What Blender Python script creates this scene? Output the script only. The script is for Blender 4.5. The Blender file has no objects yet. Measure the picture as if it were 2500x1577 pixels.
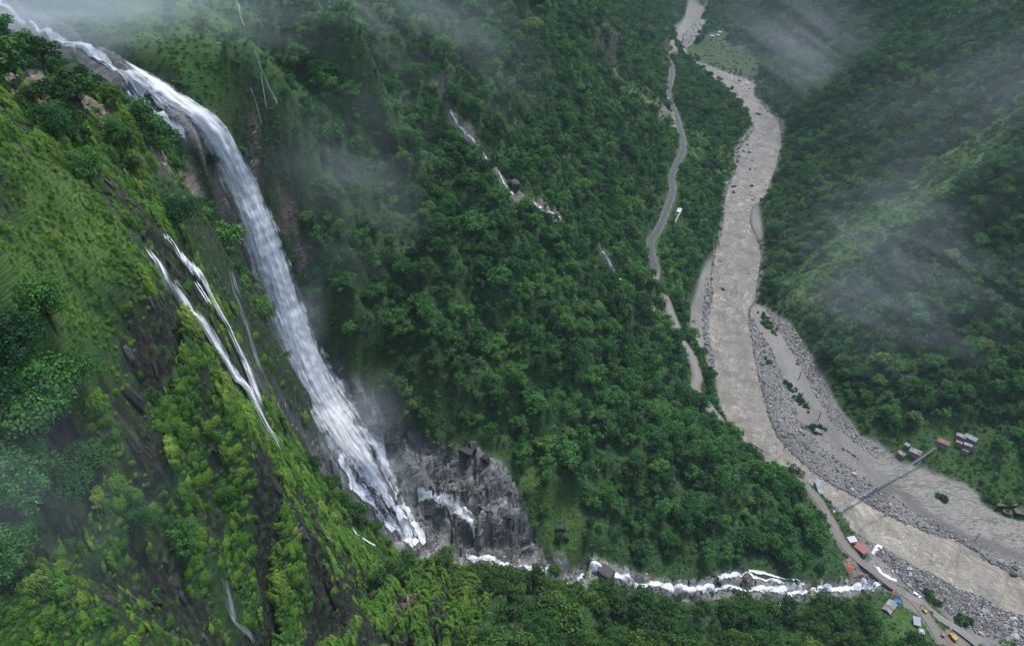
import bpy, bmesh, math, random
import numpy as np
from mathutils import Vector, Matrix

# ------------------------------------------------------------------ camera, sky, sun, exposure
scene = bpy.context.scene
CAM_Z = 400.0
PITCH = math.radians(35.0)
FOC = 667.0                         # focal length in pixels of a 1024-wide picture
camd = bpy.data.cameras.new('camera')
camd.sensor_width = 36.0
camd.lens = 36.0 * FOC / 1024.0
camd.clip_start = 0.5
camd.clip_end = 12000.0
cam = bpy.data.objects.new('camera', camd)
scene.collection.objects.link(cam)
cam.location = (0, 0, CAM_Z)
cam.rotation_euler = (math.pi / 2 - PITCH, 0, 0)
scene.camera = cam

SUN_EL, SUN_AZ = math.radians(66), math.radians(40)      # azimuth measured from +Y towards +X
world = bpy.data.worlds.new('World')
scene.world = world
world.use_nodes = True
wn = world.node_tree
bg = wn.nodes['Background']
sky = wn.nodes.new('ShaderNodeTexSky')
sky.sky_type = 'NISHITA'
sky.sun_disc = False
sky.sun_elevation = SUN_EL
sky.sun_rotation = SUN_AZ
sky.altitude = 1500
sky.dust_density = 4.0
wn.links.new(sky.outputs[0], bg.inputs['Color'])
bg.inputs['Strength'].default_value = 0.10
sl = bpy.data.lights.new('sun', 'SUN')
sl.energy = 1.5
sl.angle = math.radians(12)
sl.color = (1.0, 0.985, 0.95)
sun = bpy.data.objects.new('sun', sl)
scene.collection.objects.link(sun)
sd = Vector((math.sin(SUN_AZ) * math.cos(SUN_EL), math.cos(SUN_AZ) * math.cos(SUN_EL), math.sin(SUN_EL)))
sun.rotation_euler = (-sd).to_track_quat('-Z', 'Y').to_euler()
scene.view_settings.view_transform = 'Standard'
scene.view_settings.look = 'None'
scene.view_settings.gamma = 1.0
scene.view_settings.exposure = 1.4
scene.view_settings.use_curve_mapping = False
scene.cycles.max_bounces = 5
scene.cycles.diffuse_bounces = 2
scene.cycles.glossy_bounces = 2
scene.cycles.transmission_bounces = 2
scene.cycles.transparent_max_bounces = 12
scene.cycles.volume_bounces = 1
scene.cycles.volume_step_rate = 1.0
scene.cycles.volume_max_steps = 256
scene.cycles.use_denoising = True

RNG = np.random.default_rng(7)
random.seed(7)
COL = scene.collection

# ------------------------------------------------------------------ reading positions off the survey picture
CP, SP = math.cos(PITCH), math.sin(PITCH)
KD = 1024.0 / 2408.0
def ray(u, v):
    a = (np.asarray(u, float) * KD - 512.0) / FOC
    b = (322.5 - np.asarray(v, float) * KD) / FOC
    return a, CP + b * SP, -SP + b * CP          # x, y, z per unit depth
def Pt(u, v, t):
    x, y, z = ray(u, v)
    return (float(x * t), float(y * t), float(CAM_Z + z * t))
def Pz(u, v, z):
    dx, dy, dz = ray(u, v)
    t = (z - CAM_Z) / dz
    return (float(dx * t), float(dy * t), float(z))
def zriver(y):
    return 0.018 * (np.maximum(y, 0) - 240.0)
def Pr(u, v, h=0.0):                              # on the river plane plus h
    dx, dy, dz = ray(u, v)
    y = 400.0
    for _ in range(12):
        t = (zriver(y) + h - CAM_Z) / dz
        y = dy * t
    return (float(dx * t), float(y), float(CAM_Z + dz * t))

# ------------------------------------------------------------------ noise
_perm = np.random.default_rng(3).permutation(4096)
_g2 = np.random.default_rng(4).uniform(0, 2 * np.pi, 4096)
_gx, _gy = np.cos(_g2), np.sin(_g2)
def noise2(x, y):
    xi = np.floor(x).astype(np.int64); yi = np.floor(y).astype(np.int64)
    xf = x - xi; yf = y - yi
    u = xf * xf * xf * (xf * (xf * 6 - 15) + 10); w = yf * yf * yf * (yf * (yf * 6 - 15) + 10)
    def g(ix, iy, fx, fy):
        h = _perm[(_perm[ix & 4095] + iy) & 4095]
        return _gx[h] * fx + _gy[h] * fy
    n00 = g(xi, yi, xf, yf); n10 = g(xi + 1, yi, xf - 1, yf)
    n01 = g(xi, yi + 1, xf, yf - 1); n11 = g(xi + 1, yi + 1, xf - 1, yf - 1)
    return 1.5 * ((n00 * (1 - u) + n10 * u) * (1 - w) + (n01 * (1 - u) + n11 * u) * w)
def fbm2(x, y, oct=4, gain=0.5):
    s = 0; a = 1; t = 0
    for k in range(oct):
        s = s + a * noise2(x * 2 ** k + 17.3 * k, y * 2 ** k - 9.1 * k); t += a; a *= gain
    return s / t
def sstep(a, b, x):
    t = np.clip((x - a) / (b - a), 0, 1)
    return t * t * (3 - 2 * t)

def seg_dist(px, py, poly, reach=90.0):
    """distance to a polyline, the interpolated third value and the arc length of its nearest point (far points keep a large distance)"""
    X = px.ravel(); Y = py.ravel()
    best = np.full(X.shape, 1e9); val = np.zeros(X.shape); arc = np.zeros(X.shape)
    pa = np.array([p[:3] for p in poly], float)
    sel = np.nonzero((X > pa[:, 0].min() - reach) & (X < pa[:, 0].max() + reach) & (Y > pa[:, 1].min() - reach) & (Y < pa[:, 1].max() + reach))[0]
    o = np.argsort(Y[sel], kind='stable'); sel = sel[o]; ys = Y[sel]
    s0 = 0.0
    for a, b in zip(pa[:-1], pa[1:]):
        dx, dy = b[0] - a[0], b[1] - a[1]
        L2 = dx * dx + dy * dy + 1e-9; L = math.sqrt(L2)
        i0, i1 = np.searchsorted(ys, [min(a[1], b[1]) - reach, max(a[1], b[1]) + reach])
        k = sel[i0:i1]
        xk = X[k]; k = k[(xk > min(a[0], b[0]) - reach) & (xk < max(a[0], b[0]) + reach)]
        if len(k):
            x, y = X[k], Y[k]
            t = np.clip(((x - a[0]) * dx + (y - a[1]) * dy) / L2, 0, 1)
            d = np.hypot(x - a[0] - t * dx, y - a[1] - t * dy)
            m = d < best[k]; k = k[m]; t = t[m]
            best[k] = d[m]; val[k] = a[2] + t * (b[2] - a[2]); arc[k] = s0 + t * L
        s0 += L
    return best.reshape(px.shape), val.reshape(px.shape), arc.reshape(px.shape)
def inside(px, py, poly):
    c = np.zeros(px.shape, bool)
    n = len(poly)
    for i in range(n):
        x0, y0 = poly[i][0], poly[i][1]; x1, y1 = poly[(i + 1) % n][0], poly[(i + 1) % n][1]
        if y0 == y1: continue
        m = ((y0 > py) != (y1 > py)) & (px < (x1 - x0) * (py - y0) / (y1 - y0) + x0)
        c ^= m
    return c
def poly_sd(px, py, poly):
    """signed distance to a closed polygon, negative inside"""
    p3 = [(p[0], p[1], 0) for p in poly] + [(poly[0][0], poly[0][1], 0)]
    d = seg_dist(px, py, p3)[0]
    return np.where(inside(px, py, poly), -d, d)
def smooth_line(pts, n=6):
    """Catmull-Rom through the points"""
    p = [np.array(q, float) for q in pts]
    p = [2 * p[0] - p[1]] + p + [2 * p[-1] - p[-2]]
    out = []
    for i in range(1, len(p) - 2):
        for k in range(n):
            t = k / n
            out.append(0.5 * (2 * p[i] + (p[i + 1] - p[i - 1]) * t + (2 * p[i - 1] - 5 * p[i] + 4 * p[i + 1] - p[i + 2]) * t * t
                              + (3 * p[i] - p[i - 1] - 3 * p[i + 1] + p[i + 2]) * t ** 3))
    out.append(p[-2])
    return [tuple(q) for q in out]

# ------------------------------------------------------------------ plan of the valley
BANK_L = [(1625,-40),(1620,0),(1612,42),(1589,69),(1579,84),(1589,100),(1598,115),(1606,128),(1612,140),(1643,159),(1673,182),(1712,209),(1737,236),(1754,257),
          (1773,293),(1774,305),(1738,352),(1733,390),(1721,426),(1708,441),(1703,487),(1698,532),(1691,570),(1680,601),(1674,651),(1677,684),
          (1668,740),(1669,791),(1677,829),(1683,869),(1688,918),(1698,958),(1716,998),(1752,1046),(1812,1098),(1872,1130),(1912,1146),(1947,1174),
          (1969,1195),(1985,1211),(2010,1252),(2027,1260),(2068,1282),(2106,1302),(2145,1323),(2195,1348),(2245,1378),(2308,1398),(2348,1426),
          (2408,1449),(2600,1530),(2800,1620)]
BANK_R = [(1655,-40),(1650,0),(1663,21),(1645,42),(1629,57),(1608,79),(1604,100),(1612,114),(1618,126),(1626,138),(1643,144),(1685,161),(1727,176),(1759,186),(1781,199),
          (1771,211),(1773,228),(1800,253),(1828,280),(1839,312),(1838,340),(1825,400),(1810,431),(1803,461),(1765,492),(1764,525),(1777,558),
          (1787,576),(1790,606),(1782,664),(1776,705),(1758,727),(1762,768),(1769,829),(1782,890),(1795,935),(1807,984),(1826,1026),(1850,1054),
          (1878,1082),(1924,1119),(1969,1149),(2015,1172),(2049,1190),(2084,1211),(2125,1229),(2175,1250),(2214,1260),(2243,1266),(2289,1295),
          (2323,1318),(2384,1354),(2408,1358),(2600,1420),(2800,1490)]
bank_l = [Pr(*p) for p in BANK_L]
bank_r = [Pr(*p) for p in BANK_R]
RIVER = bank_l + bank_r[::-1]
BAR_R = [Pr(*p, 1.5) for p in [(1758,727),(1762,768),(1769,829),(1782,890),(1795,935),(1807,984),(1826,1026),(1850,1054),(1878,1082),(1924,1119),(1969,1149),(2015,1172),
          (2049,1190),(2084,1211),(2125,1229),(2175,1250),(2214,1260),(2243,1266),(2289,1295),(2323,1318),(2384,1354),(2408,1358),(2600,1420),(2600,1300),
          (2408,1222),(2351,1206),(2312,1179),(2298,1154),(2266,1133),(2198,1110),(2163,1092),(2118,1081),(2095,1058),(2065,1037),(2024,1021),(2001,989),
          (1974,956),(1939,887),(1914,841),(1886,803),(1861,760),(1800,720),(1776,710)]]
BAR_L = [Pr(*p, 1.5) for p in [(2010,1252),(2027,1260),(2068,1282),(2106,1302),(2145,1323),(2195,1348),(2245,1378),(2308,1398),(2348,1426),(2408,1449),(2600,1530),
          (2500,1580),(2333,1525),(2290,1501),(2243,1471),(2208,1431),(2160,1405),(2132,1390),(2085,1362),(2060,1330),(2040,1298)]]
BAR_M = [Pr(*p, 1.2) for p in [(1680,601),(1674,651),(1677,684),(1668,740),(1669,791),(1677,829),(1683,869),(1678,880),(1660,846),(1638,803),(1622,768),(1622,720),(1645,652),(1660,614)]]
BAR_T = [Pr(*p, 1.0) for p in [(1765,492),(1764,525),(1777,558),(1787,576),(1796,570),(1794,530),(1785,480)]]
BAR_F = [Pr(*p, 1.0) for p in [(1645,42),(1629,57),(1608,79),(1604,100),(1612,112),(1640,96),(1656,66),(1658,48)]]
BAR_G = [Pr(*p, 1.0) for p in [(1774,300),(1738,352),(1733,390),(1726,385),(1728,352),(1742,330),(1765,300)]]
BARS = [BAR_R, BAR_L, BAR_M, BAR_T, BAR_F, BAR_G]

# roads: lower dirt road, middle track, upper asphalt road (position, elevation)
ROAD_LOW = [(2244,1540,10),(2222,1519,9),(2190,1468,8.5),(2160,1425,8),(2130,1398,8.5),(2095,1374,9),(2060,1347,10),(2022,1318,11),(1992,1290,12),(1972,1262,12.5),
            (1957,1232,13),(1936,1195,13.5),(1918,1168,14),(1902,1150,15),(1885,1130,16)]
ROAD_MID = [(1690,985,17),(1650,935,20),(1634,912,22),(1640,885,24),(1628,842,28),(1612,815,31),(1594,785,35),(1590,768,37),(1577,735,42),(1569,712,46),(1563,697,49)]
ROAD_UP = [(1541,652,60),(1541,630,62),(1533,600,63),(1531,565,64),(1545,545,65),(1556,525,65),(1567,495,66),(1578,465,67),(1582,440,67),(1580,415,67),(1590,388,67),
           (1602,365,67),(1607,340,67),(1600,305,67),(1595,290,67),(1590,268,67),(1582,252,67),(1572,228,67),(1574,205,67),(1578,185,67),(1580,165,67),(1578,148,67),(1566,132,67)]
ROAD_FAR = [(1564,126,67),(1576,122,66),(1588,117,65),(1586,110,65),(1580,104,64),(1582,94,62)]
def line3(pts, n=6): return smooth_line([Pz(*p) for p in pts], n)
road_low, road_mid, road_up, road_far = line3(ROAD_LOW), line3(ROAD_MID), line3(ROAD_UP), line3(ROAD_FAR)

# courses of the falling water
CREEK = [(985,1262,72),(1040,1286,68),(1095,1300,64),(1145,1302,60),(1200,1318,56),(1260,1334,52),(1310,1352,48),(1352,1362,45),(1388,1334,45),(1430,1343,42),(1470,1360,38),
         (1510,1374,35),(1545,1376,33),(1590,1386,30),(1640,1390,27),(1700,1378,25),(1760,1386,22),(1830,1392,20),(1880,1384,17),(1950,1386,14),(2000,1380,11),
         (2040,1368,9),(2070,1362,7),(2078,1345,5),(2062,1330,4)]
creek = line3(CREEK, 4)
FALL = [(-60,-10,345),(0,20,340),(80,60,334),(150,105,328),(210,125,324),(280,165,317),(350,210,310),(410,250,304),(455,270,300),(500,310,291.5),(535,370,278),
        (565,440,261.5),(600,530,241),(632,620,219),(662,710,195.6),(695,800,171.5),(725,880,150),(770,960,128),(820,1040,114),(865,1100,102),(920,1180,86),(960,1235,76),(985,1262,72)]
fall = line3(FALL, 4)

# ------------------------------------------------------------------ height control points
CTRL = []
def cz(*a):
    for p in a: CTRL.append(Pz(*p))
def ct(*a):
    for p in a: CTRL.append(Pt(*p))
def cw(*a):
    for p in a: CTRL.append(p)
for L in (bank_l, bank_r): CTRL += L[::2]
CTRL += BAR_R[24::2] + BAR_L[11::2] + BAR_M[8::2]
for R_ in (ROAD_LOW, ROAD_MID, ROAD_UP): CTRL += [Pz(*p) for p in R_[::2]]
CTRL += [Pz(*p) for p in CREEK[:-3]]
CTRL += [(p[0] - 5.5, p[1] + 6, p[2]) if 140 < p[2] < 298 else (p[0], p[1], p[2]) for p in [Pz(*q) for q in FALL]]
# far flank of the falls' gully and the valley side beyond it
cz((700,150,300),(750,50,318),(640,100,322),(560,20,338),(600,250,288),(640,400,262),(700,560,222),(740,700,190),(780,820,158),
   (900,100,282),(900,300,248),(900,500,212),(900,700,176),(900,900,138),(1000,600,194),(1000,800,160),(1000,1000,118),(1000,400,226),
   (1100,150,262),(1100,300,232),(1150,500,196),(1150,700,162),(1150,900,130),(1150,1100,96),(1250,1250,64),(1100,1240,74),
   (1300,300,188),(1300,450,166),(1300,600,150),(1300,750,132),(1300,900,112),(1300,1100,84),(1400,1250,58),
   (1300,100,215),(1450,100,160),(1450,200,132),(1450,300,118),(1450,450,108),(1450,600,98),(1450,750,88),(1450,900,74),(1450,1100,62),(1500,1300,40),
   (1550,850,52),(1550,1000,55),(1600,1100,50),(1600,1250,40),(1700,1150,42),(1700,1300,30),(1800,1200,32),(1850,1300,22),(1900,1250,22),(1680,1040,38),(1760,1090,32),
   (1500,60,128),(1540,20,115),(1400,20,205),(1200,10,262),(1000,0,308),(830,0,330),
   (1620,60,62),(1640,480,45),(1650,250,52),(1690,280,36),(1650,380,46),(1600,560,45),(1620,620,34),(1560,20,95))
# the mountain across the river
cz((1900,130,62),(1850,60,75),(1950,60,120),(1900,0,150),(1760,0,85),(1720,20,60),(1700,100,38),(1760,130,42),(1820,150,52),
   (2000,200,112),(2100,100,152),(2200,0,205),(2300,100,198),(2408,0,248),(2408,200,205),(2300,300,165),(2200,200,158),
   (1950,300,60),(2050,350,92),(2200,400,125),(2300,450,138),(2408,400,160),(1880,350,38),(1900,450,50),(2000,500,70),
   (1850,550,30),(1950,600,50),(2100,600,72),(2250,600,98),(2408,600,112),(1850,680,24),(1950,720,34),(2050,750,46),(2200,750,60),(2350,750,78),
   (2000,850,22),(2100,850,34),(2200,900,36),(2350,900,52),(2408,1000,36),(2100,950,22),(2200,1000,24),(2270,1035,22),(2145,1065,10),(2200,1058,14),(2350,1080,24),
   (2300,1110,8),(2380,1180,4),(2500,1150,14),(2600,1000,38),(2600,700,110),(2600,400,170),(2600,100,240))
# near hill this side of the creek
cz((1000,1330,84),(1150,1380,82),(1300,1400,74),(1450,1410,58),(1600,1430,48),(1750,1430,38),(1900,1420,26),(2000,1420,18),(2060,1440,18),
   (900,1400,112),(1000,1450,118),(1150,1480,112),(1300,1500,100),(1450,1519,92),(1600,1519,76),(1750,1519,60),(1900,1519,42),(2050,1500,28),(2150,1480,16),
   (900,1519,142),(2120,1420,10),(2100,1550,40),(1900,1600,70),(1600,1620,110),(1300,1640,145),(1000,1650,178),(860,1300,96),(830,1480,138))
# near mossy cliff: a spur at the side, a gully, and the wall under the second fall
ct((0,1519,110),(150,1519,116),(300,1519,146),(420,1519,166),(560,1519,186),(700,1519,208),(800,1519,230),(0,1250,113),(0,1000,115),(0,750,119),(0,560,123),
   (150,1250,121),(150,1000,124),(150,750,131),(150,560,142),(300,1350,150),(300,1150,148),(300,950,150),(300,760,156),(280,600,168),(60,400,136),(110,372,142),(210,440,158),(240,500,164),
   (420,1350,170),(420,1150,171),(420,950,172),(420,800,174),(345,600,178),(500,1250,184),(500,1050,183),(500,900,183),(455,800,178),
   (600,1350,200),(600,1150,198),(588,1035,197),(540,940,190),(700,1350,214),(700,1180,217),(622,1080,204),(780,1280,238),(800,1400,234),(740,1220,226))
# hollow behind the shoulder, up to the bank of the upper stream
ct((60,330,205),(150,330,212),(250,400,216),(330,480,222),(400,530,226),(0,250,235),(100,220,258),(200,240,268),(300,300,268),(400,380,268),(480,450,270),(500,560,266),
   (540,650,290),(560,760,286),(600,820,304),(650,960,330),(370,640,189),(400,690,198),(430,722,205),(490,800,214),(545,888,226),(575,918,232),(610,990,246),(650,1050,262),(420,612,206),(470,660,217),(505,730,229),(555,830,244),(590,920,257),(0,150,272),(60,110,288),(450,480,260),(700,1060,346),(760,1150,342))
# slopes above the upper stream
ct((100,-20,332),(200,20,332),(300,60,330),(400,100,328),(450,180,322),(520,200,330),(560,280,340),(300,-60,360),(500,-60,380))
# beyond the picture's edges
cw((-400,350,430),(-300,200,400),(-220,100,400),(-180,20,380),(-120,-30,345),(-30,0,262),(40,40,200),(100,60,150),(200,100,70),(280,150,22),(330,190,6),
   (-400,700,470),(-250,900,430),(-100,1200,400),(0,1600,420),(150,2000,330),(250,2600,300),(700,2400,300),(800,1800,330),(1000,1400,420),(1100,900,480),(900,500,330),(600,300,120),
   (480,230,26),(-300,480,420),(450,2700,70),(380,2300,52),(560,2500,130),(0,800,330),(-100,650,290),(60,1000,300),(160,1400,215),(230,1900,150),
   (420,2900,80),(420,3400,90),(150,3300,320),(700,3300,330),(300,2700,140),(20,20,212),(60,110,138),(0,90,168),(-40,60,222),(-60,36,262),(150,130,90),(-150,120,362),(-180,200,350))
C = np.array(CTRL)
_, ui = np.unique(np.round(C[:, :2] / 4.0), axis=0, return_index=True)
C = C[ui]
def kern(d): return np.sqrt(d * d + 64.0)
_n = len(C)
_D = kern(np.hypot(C[:, None, 0] - C[None, :, 0], C[:, None, 1] - C[None, :, 1]))
_A = np.zeros((_n + 3, _n + 3))
_A[:_n, :_n] = _D - np.eye(_n) * 2.5
_A[:_n, _n:] = np.c_[np.ones(_n), C[:, 0], C[:, 1]]
_A[_n:, :_n] = _A[:_n, _n:].T
_w = np.linalg.solve(_A, np.r_[C[:, 2], 0, 0, 0])
def rbf(x, y):
    s = _w[_n] + _w[_n + 1] * x + _w[_n + 2] * y
    for i in range(_n):
        s = s + _w[i] * kern(np.hypot(x - C[i, 0], y - C[i, 1]))
    return s

# ------------------------------------------------------------------ height grid in plan: bearing x log distance
NA, NR = 900, 800
A0, A1 = math.radians(-62), math.radians(60)
R0, R1 = 26.0, 3600.0
ang = np.linspace(A0, A1, NA)
lr = np.linspace(math.log(R0), math.log(R1), NR)
rad = np.exp(lr)
GX = np.sin(ang)[None, :] * rad[:, None]
GY = np.cos(ang)[None, :] * rad[:, None]
# the smooth base is computed on a third of the grid and interpolated
sa = np.linspace(A0, A1, 240); sr = np.linspace(lr[0], lr[-1], 260)
bx = np.sin(sa)[None, :] * np.exp(sr)[:, None]; by = np.cos(sa)[None, :] * np.exp(sr)[:, None]
bz = rbf(bx, by)
def grid_interp(G, a0, a1, na, r0, r1, nr, x, y):
    a = np.arctan2(x, y); r = np.log(np.maximum(np.hypot(x, y), 1.0))
    fa = np.clip((a - a0) / (a1 - a0) * (na - 1), 0, na - 1.001); fr = np.clip((r - r0) / (r1 - r0) * (nr - 1), 0, nr - 1.001)
    ia = fa.astype(int); ir = fr.astype(int); ta = fa - ia; tr = fr - ir
    return (G[ir, ia] * (1 - ta) + G[ir, ia + 1] * ta) * (1 - tr) + (G[ir + 1, ia] * (1 - ta) + G[ir + 1, ia + 1] * ta) * tr
Z = grid_interp(bz, A0, A1, 240, lr[0], lr[-1], 260, GX, GY)
def Hgrid(G, x, y):
    return grid_interp(G, A0, A1, NA, lr[0], lr[-1], NR, np.asarray(x, float), np.asarray(y, float))
# ------------------------------------------------------------------ relief on the slopes
ZR = zriver(GY)
sd_riv = poly_sd(GX, GY, RIVER)
sd_bar = np.full(GX.shape, 1e9)
for B in BARS: sd_bar = np.minimum(sd_bar, poly_sd(GX, GY, B))
d_low, z_low, _ = seg_dist(GX, GY, road_low)
d_mid, z_mid, _ = seg_dist(GX, GY, road_mid)
d_up, z_up, _ = seg_dist(GX, GY, road_up)
d_far, z_far, _ = seg_dist(GX, GY, road_far)
d_crk, z_crk, s_crk = seg_dist(GX, GY, creek)
d_fal, z_fal, s_fal = seg_dist(GX, GY, fall)
d_flat = np.minimum(np.maximum(sd_riv, 0), np.maximum(sd_bar, 0))
d_keep = np.minimum.reduce([d_flat - 5, d_low - 4, d_mid - 4, d_up - 4, d_far - 4, d_crk - 6, d_fal - 10])
keep = sstep(0, 45, d_keep)
wx = GX + 22 * noise2(GX / 90, GY / 90 + 5); wy = GY + 22 * noise2(GX / 90 + 31, GY / 90)
hi = sstep(5, 60, Z - ZR)
rg = 1 - 2 * np.abs(fbm2(wx / 330, wy / 62, 3))                       # spurs and gullies running down the valley sides
near = sstep(300, 170, np.hypot(GX, GY)) * sstep(0, -30, GX)          # the near cliff has its own, finer relief
rg2 = 1 - 2 * np.abs(fbm2(wx / 120 + 7, wy / 24 + 3, 3))
Z = Z + keep * hi * (1 - near) * ((rg - 0.6) * 24 + (rg2 - 0.6) * 8 + 3.0 * fbm2(GX / 14, GY / 14, 3))
Z = Z + keep * hi * (1 - near) * 14 * sstep(500, 1500, np.hypot(GX, GY)) * fbm2(GX / 190, GY / 190, 3)
cc = GX * 0.62 - GY * 0.78; al = GX * 0.78 + GY * 0.62                # across and along the dip of the bare rock
wob = 5 * noise2(GX / 26, GY / 26 + 9) + 1.5 * noise2(GX / 7, GY / 9)
rib = np.abs(fbm2((GX + wob) / 11.5, (GY + wob) / 85, 3))               # furrows of the near wall run straight down it
wallness = near * sstep(95, 135, np.hypot(GX, GY) + 0.6 * (GX + 90))
Z = Z + near * sstep(2, 20, d_fal - 14) * (wallness * 22 * (np.minimum(rib, 0.45) ** 0.7 - 0.34) + 5.0 * fbm2(GX / 12, GY / 12, 3) + 2.4 * fbm2(GX / 3.6, GY / 3.6, 3))
# benches and channels
def bench(Z, d, z, w, soft):
    k = sstep(w, w + soft, d)
    return z * (1 - k) + Z * k
Z = bench(Z, d_up, z_up, 4.6, 7); Z = bench(Z, d_mid, z_mid, 3.6, 6); Z = bench(Z, d_low, z_low, 3.6, 5); Z = bench(Z, d_far, z_far, 4.5, 6)
crw = 5.0 + 2.0 * noise2(s_crk / 18, d_crk * 0)
Z = bench(Z, d_crk, z_crk - 1.0 + 1.4 * fbm2(GX / 4, GY / 4, 2), crw, 9)
lip = sstep(285, 298, z_fal)
up_ = z_fal > 297; dn_ = (z_fal > 1) & (z_fal < 128)
Z = np.where(up_, bench(Z, d_fal, z_fal - 2.0, 7.0, 9), Z); Z = np.where(dn_, bench(Z, d_fal, z_fal - 3.0, 11.0, 10), Z)
# dry bed and water bed
bed = ZR - 1.6 + 0.5 * fbm2(GX / 12, GY / 12, 2)
bar = ZR + 0.55 + 0.9 * sstep(0, -22, sd_bar) + 0.55 * fbm2(GX / 26, GY / 9, 4) * sstep(1, -6, sd_bar)
shore = sd_riv + 1.6 * fbm2(GX / 7, GY / 7, 3)
kb = sstep(3, -3, sd_bar)
Z = np.where((sd_bar > 0) & (sd_riv > 0), np.where(d_flat < 14, np.maximum(Z, ZR + 0.6 + 0.35 * d_flat), Z), Z)
Z = Z * (1 - kb) + bar * kb
kr = sstep(0.8, -1.6, shore)
Z = Z * (1 - kr) + bed * kr
def H(x, y): return Hgrid(Z, x, y)
_dzr = np.gradient(Z, axis=0); _dza = np.gradient(Z, axis=1)
_rr = np.broadcast_to(rad[:, None], Z.shape)
_sl_r = _dzr / (_rr * (lr[1] - lr[0])); _sl_a = _dza / (_rr * (ang[1] - ang[0]))
SLOPE = np.hypot(_sl_r, _sl_a)
_sn, _cs = np.sin(ang)[None, :], np.cos(ang)[None, :]
DZX = _sl_r * _sn + _sl_a * _cs; DZY = _sl_r * _cs - _sl_a * _sn
def normal_at(x, y):
    gx, gy = Hgrid(DZX, x, y), Hgrid(DZY, x, y)
    n = np.stack([-gx, -gy, np.ones_like(gx)], -1)
    return n / np.linalg.norm(n, axis=-1, keepdims=True)
def cast(u, v):
    """where the sight line through a survey picture point meets the ground"""
    dx, dy, dz = ray(u, v)
    t = np.exp(np.linspace(math.log(30), math.log(3200), 5000))
    g = CAM_Z + dz * t - H(dx * t, dy * t)
    i = np.argmax(g < 0)
    if g[i] >= 0: i = len(t) - 1
    t0, t1 = t[max(i - 1, 0)], t[i]
    for _ in range(12):
        tm = 0.5 * (t0 + t1)
        if CAM_Z + dz * tm - H(dx * tm, dy * tm) < 0: t1 = tm
        else: t0 = tm
    return (float(dx * t1), float(dy * t1), float(CAM_Z + dz * t1))
def project(x, y, z):
    X = x; Yd = y * CP - (z - CAM_Z) * SP; Up = y * SP + (z - CAM_Z) * CP
    Yd = np.maximum(Yd, 1e-3)
    return (512 + FOC * X / Yd) / KD, (322.5 - FOC * Up / Yd) / KD, Yd
# ------------------------------------------------------------------ land cover, drawn on the plan
def area(pts): return [cast(u, v) for u, v in pts]
def worley(x, y, seed=0):
    '''nearest jittered cell: random numbers of the cell, offset from its centre, and distance to its border'''
    xi = np.floor(x).astype(np.int64); yi = np.floor(y).astype(np.int64)
    f1 = np.full(x.shape, 9.0); f2 = f1.copy(); hid = np.zeros(x.shape, np.int64); ox = np.zeros(x.shape); oy = np.zeros(x.shape)
    for i in (-1, 0, 1):
        for j in (-1, 0, 1):
            h = _perm[(_perm[(xi + i + seed) & 4095] + yi + j) & 4095]
            cx = xi + i + 0.5 + 0.42 * _gx[h]; cy = yi + j + 0.5 + 0.42 * _gy[h]
            d = np.hypot(x - cx, y - cy); m = d < f1
            f2 = np.where(m, f1, np.minimum(f2, d)); f1 = np.where(m, d, f1); hid = np.where(m, h, hid); ox = np.where(m, x - cx, ox); oy = np.where(m, y - cy, oy)
    return hid, ox, oy, f2 - f1
def cover(polys, soft=3.0, rough=5.0, cell=9.0, seed=0.0):
    m = np.zeros(GX.shape)
    nz = fbm2(GX / cell + seed, GY / cell - seed, 3) * rough + 0.35 * rough * fbm2(GX / 2.3, GY / 2.3, 2)
    for p in polys:
        s = poly_sd(GX, GY, area(p))
        m = np.maximum(m, sstep(soft, -soft, s + nz))
    return m
ROCK_FACE = [(790,850),(830,880),(870,945),(930,960),(985,1010),(1050,1058),(1120,1048),(1190,1108),(1218,1150),(1250,1225),(1278,1312),(1200,1308),(1130,1296),(1060,1276),(1000,1262),(950,1200),(890,1120),(840,1040),(800,960),(765,890)]
ROCK_POLYS = [ROCK_FACE,
    [(596,872),(640,888),(700,950),(745,1025),(800,1100),(862,1190),(900,1240),(850,1215),(790,1150),(735,1062),(690,1000),(640,950),(600,915)],
    [(1285,1290),(1330,1320),(1350,1352),(1300,1345)],[(1680,1345),(1740,1342),(1800,1362),(1870,1375),(1880,1395),(1700,1400),(1640,1392)]]
TAN_POLYS = [[(585,285),(606,292),(608,340),(604,430),(594,425),(590,360)],[(694,560),(735,575),(738,625),(726,655),(702,650)],[(660,470),(692,462),(696,540),(664,548)],
    [(930,1385),(985,1400),(1000,1460),(950,1455)],[(1200,1445),(1225,1470),(1255,1500),(1240,1512),(1205,1475)]]
SCREE_POLYS = [[(20,170),(110,195),(200,222),(262,255),(285,292),(240,288),(150,262),(60,232),(10,215)],[(315,340),(370,360),(420,400),(500,440),(520,470),(470,450),(400,415),(340,372)],
    [(1250,465),(1290,480),(1325,512),(1300,520),(1262,492)],[(1480,680),(1530,715),(1570,740),(1560,752),(1505,725)],[(1640,410),(1672,425),(1690,440),(1660,432)],
    [(1530,245),(1585,262),(1600,290),(1580,300),(1545,268)],[(1985,1318),(2010,1310),(2065,1350),(2080,1372),(2040,1380),(2000,1360)]]
DARK_POLYS = [[(468,815),(510,838),(500,900),(516,960),(503,1010),(517,1070),(512,1160),(522,1230),(500,1310),(488,1230),(492,1090),(478,985),(468,900)],
    [(1395,60),(1465,80),(1455,140),(1420,155),(1400,110)],[(1025,165),(1062,185),(1052,225),(1030,210)],[(1560,85),(1578,95),(1578,115),(1562,118)],
    [(310,995),(345,1010),(398,1060),(405,1160),(380,1200),(330,1150),(305,1080)],[(285,720),(330,690),(400,760),(420,850),(395,940),(370,980),(310,900),(285,800)]]
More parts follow.
